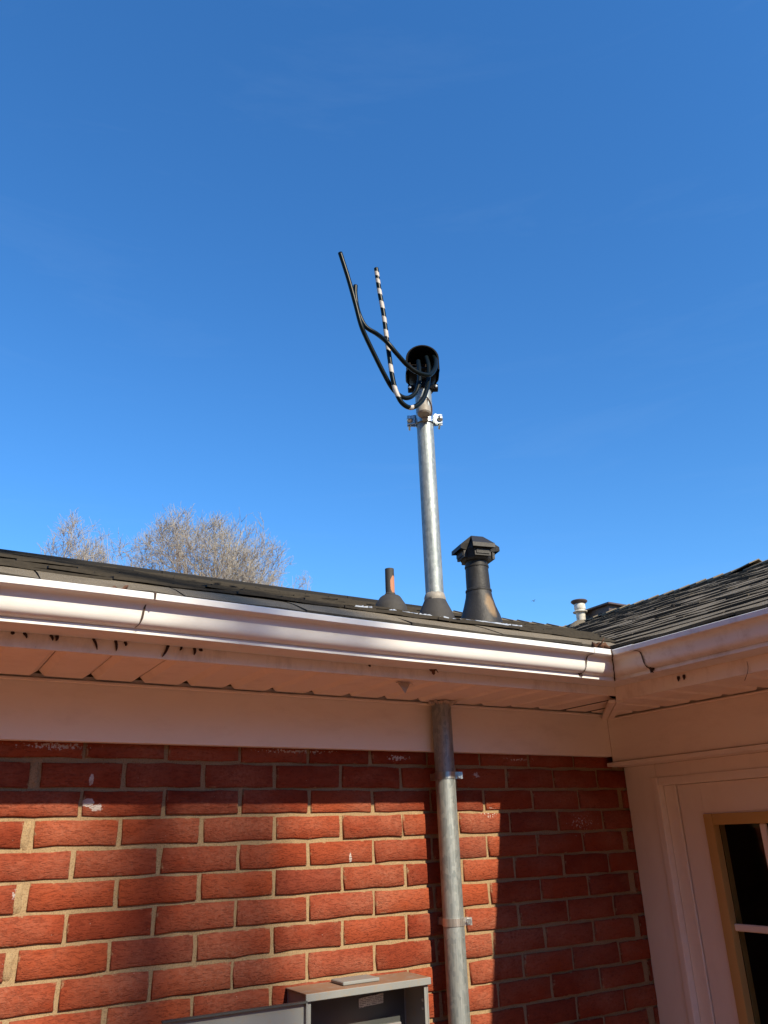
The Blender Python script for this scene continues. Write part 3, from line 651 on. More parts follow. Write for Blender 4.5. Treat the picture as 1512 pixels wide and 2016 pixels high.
# ================================================================== SERVICE MAST
MX, MY = 1.447, -.065
VD = Vector((-math.sin(R(32)), -math.cos(R(32)), 0)); UD = Vector((math.cos(R(32)), -math.sin(R(32)), 0)); WD = Vector((0, 0, 1))
def frame(o): return Matrix(((UD.x, VD.x, 0, o[0]), (UD.y, VD.y, 0, o[1]), (0, 0, 1, o[2]), (0, 0, 0, 1)))   # x right, y towards the viewer, z up
def build_mast():
    mast = thing('service_mast', 'tall galvanised conduit mast with black weatherhead rising through the roof edge', 'mast', (MX, MY, 0))
    def mp(b, name, mat, parent=None, **k):
        o = b.build(name, mat, None, **k); o.location = Vector(o.location)-wl(parent or mast); o.parent = parent or mast
        return o
    zt = H+1.545
    b = B().lathe([(.0302, 0), (.0302, H-.1), (.0302, H+.40), (.0302, H+.8), (.0302, zt)], 40, Matrix.Translation((MX, MY, 0))); pipe = mp(b, 'conduit', 'galv', None, angle=40, org=(MX, MY, 0))
    b = B().lathe([(.0312, H+1.08), (.0312, H+1.0805)], 40, Matrix.Translation((MX, MY, 0)))
    # weatherhead ------------------------------------------------------------
    O = Matrix.Translation((MX, MY, zt-.018)) @ Matrix(((UD.x, VD.x, 0, 0), (UD.y, VD.y, 0, 0), (0, 0, 1, 0), (0, 0, 0, 1)))
    b = B().lathe([(.0305, -.012), (.0375, -.012), (.0385, -.002), (.0385, .012), (.034, .016), (.0315, .018)], 32, O); head = mp(b, 'weatherhead', 'plastic', None, angle=35)
    # funnel body
    V, Fc = [], []; n = 32
    def sup(t, hu, hv, p): c, s_ = math.cos(t), math.sin(t); return (hu*math.copysign(abs(c)**p, c), hv*math.copysign(abs(s_)**p, s_))
    for (hu, hv, z, p) in ((.034, .034, .014, 1), (.041, .040, .022, .9), (.057, .050, .042, .55), (.0595, .053, .046, .5), (.0625, .056, .048, .45), (.0625, .056, .054, .45), (.057, .050, .055, .5)):
        for i in range(n): q = sup(2*math.pi*i/n, hu, hv, p); V.append(O @ Vector((q[0], q[1]+.008, z)))
    for j in range(6):
        for i in range(n): Fc.append((j*n+i, j*n+(i+1) % n, (j+1)*n+(i+1) % n, (j+1)*n+i))
    mp(B().add(V, Fc), 'base', 'plastic', head, angle=35)
    # hood: arch shell, open to the viewer and bottom, rounded at the back
    V, Fc = [], []; na = 30; secs = [(.078, 1.0), (.074, 1.03), (.066, 1.03), (.04, 1.0), (.0, .97), (-.03, .88), (-.048, .70), (-.056, .42), (-.058, .05)]
    def arch(k, e=0.0):
        pts = []
        for i in range(na+1):
            t = i/na
            if t < .22: q = (-.059, .032+.050*t/.22)
            elif t > .78: q = (.059, .032+.050*(1-t)/.22)
            else: a = math.pi*(1-(t-.22)/.56); q = (.059*math.cos(a), .082+.058*math.sin(a))
            pts.append((q[0]*k*(1-e), .055+(q[1]-.055)*k*(1-e*.7)))
        return pts
    for (v, k) in secs:
        for q in arch(k): V.append(O @ Vector((q[0], v, q[1])))
    nr = na+1
    for j in range(len(secs)-1):
        for i in range(na): Fc.append((j*nr+i, j*nr+i+1, (j+1)*nr+i+1, (j+1)*nr+i))
    k0 = len(V)
    for (v, k) in secs[:1]+secs[3:]:
        for q in arch(k, .07): V.append(O @ Vector((q[0], v+(.004 if v < .03 else 0), q[1])))
    m2 = len(secs[:1]+secs[3:])
    for j in range(m2-1):
        for i in range(na): Fc.append((k0+j*nr+i+1, k0+j*nr+i, k0+(j+1)*nr+i, k0+(j+1)*nr+i+1))
    for i in range(na): Fc.append((i+1, i, k0+i, k0+i+1))
    mp(B().add(V, Fc), 'hood', 'plastic', head, angle=40)
    # insulating insert with three wire holes suggested by raised collars
    b = B().box((-.047, .040, .050), (.047, .052, .074), M4=O).bevel(.003, 2); ins = mp(b, 'insert', 'insert', head, angle=30)
    for u in (-.026, .0, .026): mp(B().lathe([(.011, 0), (.012, .002), (.012, .006), (.010, .007)], 16, O @ Matrix.Translation((u, .046, .068)) @ Matrix.Rotation(-.6, 4, 'X')), 'grommet', 'plastic', head, angle=35)
    for s_ in (-1, 1):
        mp(B().box((.047*s_-.004, .056, .056), (.047*s_+.004, .062, .078), M4=O).bevel(.002, 1), 'lug', 'insert', head, angle=30)
        # clamp ears with screws on the collar
        b = B().box((.034 if s_ > 0 else -.056, -.010, -.011), (.056 if s_ > 0 else -.034, .014, .011), M4=O).bevel(.005, 3); mp(b, 'clamp_ear', 'plastic', head, angle=30)
        b = B().lathe([(.0, -.003), (.0055, -.003), (.006, .002), (.004, .004), (0, .0045)], 14, O @ Matrix.Translation((.048*s_, .014, .0)) @ Matrix.Rotation(-math.pi/2, 4, 'X')); mp(b, 'screw', 'zinc', head, angle=35)
    # mast clamp with insulator ----------------------------------------------------
    C = Matrix.Translation((MX, MY, H+1.393)) @ Matrix(((UD.x, VD.x, 0, 0), (UD.y, VD.y, 0, 0), (0, 0, 1, 0), (0, 0, 0, 1)))
    def half(sgn, name, zoff):
        V, Fc = [], []; pts = [(-.064, .007), (-.047, .007), (-.037, .010)]+[(.0325*math.cos(a), .0325*math.sin(a)) for a in [math.pi*(1-i/14) for i in range(1, 14)]]+[(.037, .010), (.047, .007), (.064, .007)]
        for t in (0, .0032):
            for z in (-.018, .018):
                for (x, y) in pts:
                    l = math.hypot(x, y); V.append(C @ Vector((x+(t*x/l if abs(x) < .034 else 0), sgn*(y+t*(y/l if abs(x) < .034 else 1)), z+zoff)))
        k = len(pts)
        for i in range(k-1):
            Fc += [(i, i+1, k+i+1, k+i), (2*k+i+1, 2*k+i, 3*k+i, 3*k+i+1), (i+1, i, 2*k+i, 2*k+i+1), (k+i, k+i+1, 3*k+i+1, 3*k+i)]
        Fc += [(0, k, 3*k, 2*k), (k-1, 3*k-1, 4*k-1, 2*k-1)]
        return mp(B().add(V, Fc), name, 'zinc', None, angle=35, org=(MX, MY, H+1.39))
    fr = half(1, 'clamp_band', 0); half(-1, 'clamp_band', 0)
    for s_ in (-1, 1):
        X4 = C @ Matrix.Translation((.055*s_, .0105, .0)) @ Matrix.Rotation(-math.pi/2, 4, 'X')
        b = B().lathe([(.0, 0), (.0105, .0), (.0115, .003), (.010, .007), (.006, .010), (0, .011)], 18, X4); b.lathe([(.0045, -.075), (.0045, 0)], 12, X4); b.lathe([(.009, -.034), (.009, -.026)], 6, X4)
        mp(b, 'bolt', 'zinc', fr, angle=35)
    I4 = C @ Matrix.Translation((-.004, .058, .012)) @ Matrix.Rotation(R(10), 4, 'X')
    b = B().lathe([(.0, -.024), (.020, -.024), (.0245, -.019), (.0255, -.004), (.0245, .006), (.018, .009), (.0165, .030), (.0175, .040), (.013, .044), (0, .044)], 26, I4); mp(b, 'insulator', 'insulator', None, angle=35)
    b = B().box((-.011, .028, -.022), (.011, .052, .010), M4=C).bevel(.003, 1); mp(b, 'clevis', 'insulator', None, angle=30)
    pts = [C @ Vector(q) for q in ((.020, .050, -.010), (.024, .058, .010), (.021, .062, .034), (.008, .066, .058), (-.010, .066, .058), (-.021, .062, .036), (-.024, .056, .010))]
    mp(B().tube(spline(pts, 5), .0028, 8), 'bail', 'grime', None, smooth=True)
    # roof boot ------------------------------------------------------------------
    b = B().lathe([(.064, H+.612), (.061, H+.655), (.055, H+.672), (.0395, H+.706), (.0365, H+.713), (.0305, H+.714)], 36, Matrix.Translation((MX, MY, 0)), jit=.02); mp(b, 'boot', 'rubber', None, angle=50)
    b = B().lathe([(.0310, H+.712), (.0345, H+.712), (.0355, H+.722), (.0330, H+.733), (.0306, H+.737)], 36, Matrix.Translation((MX, MY, 0)), jit=.06, seed=4); mp(b, 'boot_sealant', 'insulator', None, angle=60)
    # straps -----------------------------------------------------------------------
    for z, mt in ((H+.163, 'zinc'), (H-.232, 'strap')):
        T = Matrix.Translation((MX, MY, z))
        hz = .010
        b = B().lathe([(.0306, -hz), (.0322, -hz), (.0322, hz), (.0306, hz)], 36, T); sp_ = mp(b, 'strap', mt, None, angle=35, org=(MX, MY, z))
        T2 = T @ Matrix.Rotation(R(-25), 4, 'Z')
        b = B().box((.030, -.010, -hz), (.052, -.007, hz), M4=T2); b.box((.030, .000, -hz), (.052, .003, hz), M4=T2); mp(b, 'strap_ear', mt, sp_)
        b = B().lathe([(.0, -.018), (.0042, -.018), (.0042, .012), (.0, .012)], 12, T2 @ Matrix.Translation((.043, 0, 0)) @ Matrix.Rotation(math.pi/2, 4, 'X')); b.lathe([(.0085, .010), (.0085, .016)], 6, T2 @ Matrix.Translation((.043, 0, 0)) @ Matrix.Rotation(math.pi/2, 4, 'X'))
        b.lathe([(.0085, -.012), (.0085, -.006)], 6, T2 @ Matrix.Translation((.043, .004, 0)) @ Matrix.Rotation(math.pi/2, 4, 'X'))
        mp(b, 'bolt', 'zinc', sp_, angle=35)
        # short standoff that holds the pipe to the wall
        b = B().box((-.012, .030, -hz), (.012, -MY-.001+.0, hz), M4=T); mp(b, 'standoff', 'strap', sp_)
    return mast
MAST = build_mast()

# ---- cables --------------------------------------------------------------------
def build_cables():
    def path(pix): return spline([onY(620+x*.1984, 470+y*.1984, Y) for (x, y, Y) in pix], 16)
    inside = frame((MX, MY, H+1.527))
    a = [(250, 140, -.205), (330, 390, -.205), (400, 640, -.205), (455, 850, -.205), (508, 980, -.20), (590, 1150, -.195), (680, 1330, -.19), (765, 1480, -.185), (850, 1562, -.185), (930, 1578, -.185), (1000, 1525, -.18), (1034, 1420, -.175), (1035, 1300, -.160), (1025, 1215, -.135)]
    b = [(402, 465, -.165), (402, 560, -.165), (430, 720, -.168), (500, 868, -.175), (615, 945, -.19), (718, 1030, -.215), (820, 1150, -.218), (920, 1258, -.21), (1030, 1332, -.21), (1135, 1350, -.205), (1190, 1290, -.19), (1198, 1215, -.165), (1175, 1160, -.135)]
    c = [(608, 295, -.185), (640, 520, -.185), (680, 740, -.187), (710, 970, -.19), (740, 1180, -.195), (770, 1380, -.205), (810, 1530, -.213), (870, 1635, -.215), (960, 1676, -.212), (1060, 1612, -.205), (1110, 1490, -.190), (1128, 1370, -.172), (1128, 1260, -.155), (1105, 1175, -.130)]
    for nm, pix, lab in (('service_cable', a, 'longest black cable curving up to the left from the weatherhead, hanging lowest loop leftmost'),
                         ('service_cable', b, 'black cable with short end tip, leaving weatherhead in a high loop across the others'),
                         ('service_cable', c, 'black cable wrapped in spiral white tape, standing up beside the plain ones')):
        P = path(pix); taped = pix is c; bb = B(); n = 16
        L = [0]
        for i in range(1, len(P)): L.append(L[-1]+(P[i]-P[i-1]).length)
        if taped:
            # resample finely so that the tape edges are clean
            Q = []; tot = L[-1]; k = 420; j = 0
            for i in range(k+1):
                s_ = tot*i/k
                while j < len(L)-2 and L[j+1] < s_: j += 1
                t = (s_-L[j])/max(L[j+1]-L[j], 1e-9); Q.append(P[j].lerp(P[j+1], t))
            P = Q; ds = tot/k
            # measured white turns along the cable, as fractions of the arc from the tip
            img = [(345, 385), (415, 460), (510, 570), (640, 700), (790, 850), (920, 985), (1060, 1125), (1265, 1335), (1465, 1575)]
            def frac_of(yz):
                ys = [p[1] for p in pix]; 
                # arc length by interpolation of the pixel path rows (monotone part of the cable)
                for i in range(len(pix)-1):
                    if pix[i][1] <= yz <= pix[i+1][1]:
                        t = (yz-pix[i][1])/(pix[i+1][1]-pix[i][1]); return L[min(int((i+t)*16), len(L)-1)]
                return L[-1]
            bands = [(frac_of(p), frac_of(q)) for p, q in img]; bands[-1] = (bands[-1][0], bands[-1][1]+.0)
            s9 = L[8*16-2]; bands.append((s9-.004, s9+.011))
            TPH = .30
            def mi(j, i):
                s_ = j*ds + .024*(((i/16)+TPH) % 1-.5)
                return 1 if any(p < s_ < q for p, q in bands) else 0
            bb.tube(P, .0082, n, mi)
            o = bb.build(nm, 'cable', None, True, ['cable', 'tape'])
        else:
            bb.tube(P, .0080, n); o = bb.build(nm, 'cable', None, True)
        tag(o, lab, 'cable', 'cables looping out of the weatherhead')
build_cables()

# ================================================================== ROOF VENTS
def tp(t):
    def f(b, name, mat, parent=None, **k):
        o = b.build(name, mat, None, **k); o.location = Vector(o.location)-wl(parent or t); o.parent = parent or t
        return o
    return f
def build_vents():
    # thin plumbing stack left of the mast
    x, y = 1.617, .49; z = zl(y)
    t = thing('plumbing_vent', 'thin dark pipe with peeling paint standing in a wide rubber boot on roof', 'vent pipe', (x, y, z)); p = tp(t); T = Matrix.Translation((x, y, z))
    p(B().lathe([(.0185, -.02), (.0185, .06), (.0188, .10), (.0185, .174), (.0150, .174), (.0150, .13)], 22, T), 'pipe', 'peel', angle=40)
    p(B().lathe([(.068, -.035), (.066, .008), (.060, .024), (.042, .052), (.034, .058), (.018, .059)], 30, T, jit=.03), 'boot', 'rubber', angle=50)
    p(B().lathe([(.0188, .057), (.023, .059), (.0225, .066), (.0188, .071)], 20, T, jit=.12, seed=3), 'collar', 'rubber', angle=60)
    # big flue with a hooded cap
    x, y = 1.962, .35; z = zl(y)
    t = thing('flue_vent', 'stout black flue with flared base and faceted rain cap on roof', 'flue vent', (x, y, z)); p = tp(t); T = Matrix.Translation((x, y, z+.008))
    p(B().lathe([(.096, -.05), (.088, -.012), (.079, .018), (.066, .055), (.056, .095), (.0525, .118), (.0515, .122)], 32, T, jit=.03, seed=7), 'flashing', 'vent', angle=60)
    p(B().lathe([(.0515, .117), (.0545, .119), (.0545, .126), (.050, .130), (.0485, .19), (.0475, .222), (.0505, .224), (.0505, .232), (.0470, .234), (.0470, .250)], 32, T, jit=.02, seed=1), 'pipe', 'vent', angle=40)
    zc = .247; T2 = T @ Matrix.Translation((0, 0, zc))
    cap = p(B().lathe([(.047, 0), (.060, .002), (.066, .010), (.068, .052), (.060, .060), (.036, .104), (0, .106)], 8, T2 @ Matrix.Rotation(R(9.5), 4, 'Z')), 'cap', 'vent')
    for q in range(4):
        A = T2 @ Matrix.Rotation(R(-13+90*q), 4, 'Z')     # local -y is outwards
        tw, bw = .027, .050
        V = [A @ Vector(v) for v in ((-tw, -.027, .112), (tw, -.027, .112), (bw, -.088, .062), (-bw, -.088, .062), (bw, -.089, .044), (-bw, -.089, .044), (tw, -.036, .042), (-tw, -.036, .042), (0, 0, .113), (tw*1.1, -.034, .080), (-tw*1.1, -.034, .080))]
        p(B().add(V, [(0, 3, 2, 1), (3, 5, 4, 2), (0, 1, 8), (1, 2, 9), (2, 4, 6, 9), (0, 10, 3), (3, 10, 7, 5)]), 'hood', 'vent', cap)
        b = B(); b.box((-bw*.72, -.071, .012), (bw*.72, -.060, .050), M4=A); b.box((-bw*.58, -.0745, .020), (bw*.58, -.0715, .040), M4=A)
        p(b, 'louver', 'vent', cap)
    # small pale cap vent and brown box vent beside the far ridge
    x, y = 5.22, 2.975; z = zr(x)
    t = thing('cap_vent', 'small aged white vent pipe with flat cap beside the far roof ridge', 'vent pipe', (x, y, z)); p = tp(t); T = Matrix.Translation((x, y, z+.040)) @ Matrix.Diagonal((.82, .82, .95, 1))
    p(B().lathe([(.052, -.13), (.052, .060), (.056, .066)], 26, T), 'pipe', 'whitevent', angle=40)
    p(B().lathe([(.050, .060), (.082, .064), (.085, .070), (.052, .086), (.060, .094), (.064, .104), (.062, .146), (.055, .150)], 26, T), 'collar', 'whitevent', angle=40)
    p(B().lathe([(.060, .146), (.092, .168), (.094, .176), (.086, .184), (.0, .190)], 26, T), 'cap', 'brownvent', angle=40)
    p(B().lathe([(.19, -.12), (.13, -.050), (.085, -.025), (.052, -.022)], 20, T, jit=.15, seed=9), 'flashing', 'shingle', angle=60)
    x, y = 5.45, 2.86; z = ZRR-.005
    t = thing('box_vent', 'low brown metal box vent peeking over the far roof ridge', 'roof vent', (x, y, z)); p = tp(t); T = Matrix.Translation((x, y, z))
    b = B(); b.box((-.16, -.17, -.14), (.16, .17, .085), M4=T); p(b, 'body', 'brownvent')
    V = [T @ Vector(v) for v in ((-.20, -.21, .086), (.20, -.21, .086), (.20, .21, .086), (-.20, .21, .086), (-.20, -.21, .100), (.20, -.21, .100), (.20, .21, .100), (-.20, .21, .100), (-.10, -.03, .128), (.10, -.03, .128), (.10, .03, .128), (-.10, .03, .128))]
    p(B().add(V, [(3, 2, 1, 0), (0, 1, 5, 4), (1, 2, 6, 5), (2, 3, 7, 6), (3, 0, 4, 7), (4, 5, 9, 8), (5, 6, 10, 9), (6, 7, 11, 10), (7, 4, 8, 11), (8, 9, 10, 11)]), 'lid', 'brownvent')
    # smears of pale sealant on the shingles round the boots: parts of the roof
    rr = random.Random(31)
    def smear(x0, y0, x1, y1, w_, n=16):
        V, Fc = [], []
        for i in range(n+1):
            t = i/n; px, py = x0+(x1-x0)*t+rr.uniform(-.006, .006), y0+(y1-y0)*t+rr.uniform(-.012, .012); ww = w_*(.35+rr.random())*(1-.7*abs(2*t-1)**3)
            V += [(px, py-ww, zl(py-ww)+.001), (px, py-ww*.5, zl(py-ww*.5)+.008+rr.uniform(0, .006)), (px, py+ww*.5, zl(py+ww*.5)+.009+rr.uniform(0, .005)), (px, py+ww, zl(py+ww)+.001)]
        for i in range(n):
            for k in range(3): q = i*4+k; Fc.append((q, q+4, q+5, q+1))
        hp(B().add([Vector(v) for v in V], Fc), 'sealant_smear', 'sealant', ROOF, smooth=True)
    for q in range(13):
        t = q/12; x = 1.20+.72*t+rr.uniform(-.02, .02); y = (-.02-.13*min(t/.35, 1) if t < .42 else -.15+.28*(t-.42)/.58)+rr.uniform(-.03, .03); l = rr.uniform(.015, .05)
        smear(x-l, y+rr.uniform(-.02, .02), x+l, y+rr.uniform(-.02, .02), rr.uniform(.006, .014), 8)
build_vents()

# ================================================================== METER BOX
def build_meter():
    x0, x1, yf, zt = .962, 1.317, -.115, H-.350
    t = thing('meter_box', 'open grey metal meter box fixed to the brick below the conduit', 'meter box', (1.14, 0, zt-.6)); p = tp(t)
    zb = zt-.60; b = B(); th = .003
    b.box((x0, yf, zb), (x0+th, -.002, zt-.004)); b.box((x1-th, yf, zb), (x1, -.002, zt-.004)); b.box((x0+th+.0003, yf, zb), (x1-th-.0003, -.002, zb+th))
    b.box((x0+th+.0003, -.006, zb+th+.0003), (x1-th-.0003, -.003, zt-.005)); p(b, 'housing', 'box')
    for (a, c) in (((x0+.0035, yf+.0005, zb+.004), (x0+.012, yf+.0035, zt-.006)), ((x1-.012, yf+.0005, zb+.004), (x1-.0035, yf+.0035, zt-.006))): p(B().box(a, c), 'flange', 'box')
    b = B().box((x0-.005, yf-.006, zt-.0035), (x1+.005, -.002, zt)); 
    hood = p(b.bevel(.001, 1), 'hood', 'boxtop'); p(B().box((x0-.0055, yf-.009, zt-.017), (x1+.0055, yf-.0062, zt-.0005)).bevel(.0012, 1), 'hood_lip', 'box', hood)
    p(B().box((1.078, -.088, zt+.0005), (1.186, -.018, zt+.009)).bevel(.002, 1), 'hub_plate', 'box', hood)
    p(B().box((x0+.01, -.0095, zb+.01), (x1-.01, -.0065, zt-.012)), 'back_panel', 'boxin')
    V = [Vector(v) for v in ((1.165, -.0115, H-.418), (1.240, -.0115, H-.414), (1.240, -.0115, H-.391), (1.165, -.0115, H-.396))]
    p(B().add(V+[v+Vector((0, .001, 0)) for v in V], [(0, 1, 2, 3), (7, 6, 5, 4), (0, 4, 5, 1), (2, 6, 7, 3)]), 'label_sticker', 'label')
    for z in (-.405, -.424): p(B().lathe([(0, 0), (.004, 0), (.004, .002), (.0, .003)], 10, Matrix.Translation((x1-.003, -.092, H+z)) @ Matrix.Rotation(-math.pi/2, 4, 'Y')), 'rivet', 'bus')
    p(B().box((1.118, -.012, zt-.034), (1.138, -.0098, zt-.022)), 'clip', 'boxin')
    p(B().box((1.09, -.050, H-.52), (1.20, -.0098, H-.459)).bevel(.008, 2), 'terminal_block', 'lug')
    p(B().box((1.13, -.066, H-.480), (1.262, -.051, H-.452)).bevel(.002, 1), 'bus_bar', 'bus')
    # cover swung open flat to the left of the box
    M4 = Matrix.Translation((x0-.008, yf-.006, H-.366)) @ Matrix.Rotation(R(-1.5), 4, 'Z')
    b = B(); b.box((-.345, -.002, -.50), (0, .002, 0), M4=M4); cov = p(b.bevel(.001, 1), 'cover', 'box')
    p(B().box((-.347, -.0145, -.0005), (.002, -.0023, .003), M4=M4), 'cover_rim', 'boxin', cov); p(B().box((-.0015, -.014, -.50), (.0018, -.0023, -.0010), M4=M4), 'cover_rim', 'box', cov)
    p(B().box((.0022, -.002, -.45), (.009, .010, -.05), M4=M4), 'hinge', 'boxin', cov)
build_meter()

# ================================================================== BARE TREES
def grow(seed, base, fork, r_base, centre, radii, nmain=8, sub=(8, 6, 5, 2), twig_r=.0095):
    """bare crown: limbs rise from the fork, everything stops at a rough ellipsoid"""
    rr = random.Random(seed); tr = B(); cr = B(); C = Vector(centre)
    def inside(p):
        q = p-C; k = 1+.42*mnoise.noise(p*.42+Vector((seed, 0, 0)))+.25*mnoise.noise(p*1.1)+rr.uniform(-.22, .22)
        return (q.x/radii[0])**2+(q.y/radii[1])**2+(max(q.z, 0)/radii[2])**2 < k
    def branch(p, d, ln, r, nseg, tgt, sides, lift, jit, clip=True):
        pts, rad = [p.copy()], [r]; dd = d.copy(); step = ln/nseg
        for i in range(nseg):
            dd = (dd+Vector((rr.gauss(0, jit), rr.gauss(0, jit), rr.gauss(0, jit*.7)+lift))).normalized()
            p = p+dd*step
            if clip and not inside(p): break
            pts.append(p.copy()); rad.append(max(r*(1-.75*(i+1)/nseg), twig_r*.55))
        m_ = len(pts)-1; rad = [max(r*(1-.95*(i/max(m_, 1))**.85), twig_r*.5) for i in range(m_+1)]
        if len(pts) > 1: tgt.tube(pts, rad, sides)
        return pts, rad
    top = Vector((base[0]+rr.uniform(-.2, .2), base[1], fork)); b0 = Vector(base); k = 7
    T = [b0.lerp(top, i/k)+Vector((rr.uniform(-.05, .05), rr.uniform(-.05, .05), 0))*(0 < i < k) for i in range(k+1)]
    tr.tube(T, [r_base*(1-.45*i/k) for i in range(k+1)], 10)
    def spawn(pts, rad, ln, lev):
        if lev > len(sub) or len(pts) < 2: return
        for _ in range(max(1, sub[lev-1]+rr.randrange(-1, 2))):
            t = rr.uniform(.18, 1.0); f = t*(len(pts)-1); i = min(int(f), len(pts)-2); q = pts[i].lerp(pts[i+1], f-i)
            ax = (pts[i+1]-pts[i]).normalized(); s_ = Matrix.Rotation(rr.uniform(0, 6.283), 3, ax) @ ax.orthogonal().normalized()
            nd = (ax*rr.uniform(.5, 1.0)+s_*rr.uniform(.5, .9)+Vector((0, 0, .18))).normalized()
            l2 = ln*rr.uniform(.36, .60); r2 = max(rad[i]*rr.uniform(.42, .62), twig_r)
            P2, R2 = branch(q, nd, l2, r2, (6, 5, 4, 3)[lev-1], cr, (6, 4, 3, 3)[lev-1], .05, .20, lev < 4)
            spawn(P2, R2, l2, lev+1)
    H2 = C.z+radii[2]-fork
    for k in range(nmain):
        a = k*2.4+rr.uniform(-.4, .4); sp = .15+.85*math.sqrt((k+.5)/nmain); tgt = C+Vector((math.cos(a)*radii[0]*sp*.9, math.sin(a)*radii[1]*sp*.9, radii[2]*math.sqrt(max(0, 1-sp*sp*.8))))
        q = top-Vector((0, 0, rr.uniform(0, fork*.12))); d = (tgt-q); ln = d.length*1.02; d = (d.normalized()+Vector((0, 0, .10))).normalized()
        P2, R2 = branch(q, d, ln, r_base*rr.uniform(.30, .46), 10, cr, 7, 0.0, .07); spawn(P2, R2, ln, 1)
    return tr, cr
def tree(name, label, args, group=None, bark='bark', twig='twig'):
    t = thing(name, label, 'tree', args['base'], group); p = tp(t); tr, cr = grow(**args)
    p(tr, 'trunk', bark, smooth=True); p(cr, 'crown', twig, smooth=True)
def build_trees():
    tree('bare_tree', 'large broad leafless tree with rounded crown behind the left roof', dict(seed=6, base=(10.3, 30, 0), fork=6.8, r_base=.42, centre=(10.2, 30, 10.4), radii=(4.35, 3.4, 4.95), nmain=14, sub=(8, 6, 4, 3)))
    tree('bare_tree', 'slender pale leafless tree left of the broad one behind the roof', dict(seed=8, base=(5.05, 31, 0), fork=8.0, r_base=.24, centre=(5.05, 31, 11.8), radii=(1.35, 1.3, 3.3), nmain=8, sub=(7, 5, 3, 2)))
    tree('bare_tree', 'lower leafless tree filling the gap between the slender and broad trees', dict(seed=15, base=(6.9, 33, 0), fork=7.5, r_base=.26, centre=(7.1, 33, 11.4), radii=(2.7, 1.9, 3.7), nmain=8, sub=(7, 5, 3, 2)))
    tree('bare_tree', 'thin leafless tree leaning out right of the broad tree behind the roof', dict(seed=23, base=(12.6, 31, 0), fork=6.5, r_base=.24, centre=(13.0, 31, 10.2), radii=(1.8, 1.6, 3.2), nmain=8, sub=(7, 5, 3, 2)))
    tree('bare_tree', 'faint distant treetop barely rising above the roof ridge', dict(seed=29, base=(22.0, 44, 0), fork=13, r_base=.24, centre=(21.6, 44, 16.4), radii=(.9, 1.0, 2.7), nmain=5, sub=(5, 4, 3)))
    tree('bare_tree', 'low faint leafless treetop at the far left above the roof', dict(seed=37, base=(3.3, 34, 0), fork=8, r_base=.2, centre=(3.5, 34, 10.7), radii=(1.2, 1.3, 2.6), nmain=6, sub=(6, 5, 4)))
    # tall bare tree across the yard behind the photographer; its stem shades the gutter and wall in a soft band
    x, y = 3.17, -20
    t = thing('tall_bare_tree', 'tall leafless tree with three upright leaders across the yard facing the brick wall', 'tree', (x, y, 0)); p = tp(t); rr = random.Random(5)
    p(B().tube([(x, y, z) for z in (0, .4, 2, 5, 8, 9.6, 10.4)], [.50, .38, .33, .31, .30, .29, .20], 14), 'trunk', 'barkdark', smooth=True)
    for dx, dy, r_ in ((-.165, .10, .046), (.0, -.12, .064), (.170, .12, .066)):
        p(B().tube([(x+dx*min(1, (z-9.2)/2.4), y+dy*min(1, (z-9.2)/2.4), z) for z in (9.2, 10.2, 11.6, 13, 15, 17, 19, 21, 23, 24.5)], [r_*1.7, r_*1.45, r_*1.15, r_*1.08, r_*1.03, r_, r_*.97, r_*.8, r_*.55, r_*.25], 12), 'leader', 'barkdark', smooth=True)
    b = B()
    for k in range(26):
        z = 19.6+5.2*rr.random(); a = k*2.4; l = rr.uniform(1.6, 3.6); P = [Vector((x, y, z))]; d = Vector((math.cos(a), math.sin(a), .55)).normalized()
        for i in range(5): d = (d+Vector((rr.gauss(0, .2), rr.gauss(0, .2), .12))).normalized(); P.append(P[-1]+d*l/5)
        b.tube(P, [.06, .05, .04, .03, .02, .012], 6)
    p(b, 'crown', 'barkdark', smooth=True)
    # unseen evergreens, added behind and beside the camera to block skylight
    rr = random.Random(9); protos = []
    for q in range(3):
        bb = B(); hgt = 7.0; rad = 1.55
        bb.lathe([(rad*.72, .5), (rad*.80, 1.4), (rad*.60, 3.6), (rad*.32, 5.6), (.05, 6.8)], 14, jit=.25, seed=q)
        for _ in range(2300):
            z = .35+6.5*rr.random()**1.25; r_ = rad*(1-(z/hgt)**1.5)*rr.uniform(.72, 1.05)+.06; a = rr.uniform(0, 6.283); c = Vector((r_*math.cos(a), r_*math.sin(a), z))
            u_ = Vector((rr.gauss(0, 1), rr.gauss(0, 1), rr.gauss(0, 1))).normalized(); v_ = u_.orthogonal().normalized(); l = rr.uniform(.10, .22)
            bb.add([c-u_*l, c+v_*l*.4, c+u_*l, c-v_*l*.4], [(0, 1, 2, 3)])
        tb = B().tube([(0, 0, 0), (0, 0, 2), (0, 0, 5)], [.14, .11, .05], 8)
        protos.append((mesh('crown', bb.v, bb.f, 'evergreen'), mesh('trunk', tb.v, tb.f, 'barkdark', True)))
    spots = [(-5.4, -.2-2.5*i, rr.uniform(1.2, 1.35)) for i in range(8)]+[(-5.0+3.0*i, -19.5, rr.uniform(1.1, 1.3)) for i in range(9)]
    for i, (x, y, k) in enumerate(spots):
        o = thing('sky_blocker_evergreen', 'unseen dark evergreen added to keep skylight off the shaded walls', 'tree', (x, y, 0), 'added evergreens blocking skylight'); o.scale = (k, k, k); o.rotation_euler.z = i*1.3
        for me, nm in zip(protos[i % 3], ('crown', 'trunk')): c = obj(nm, me, o)
build_trees()

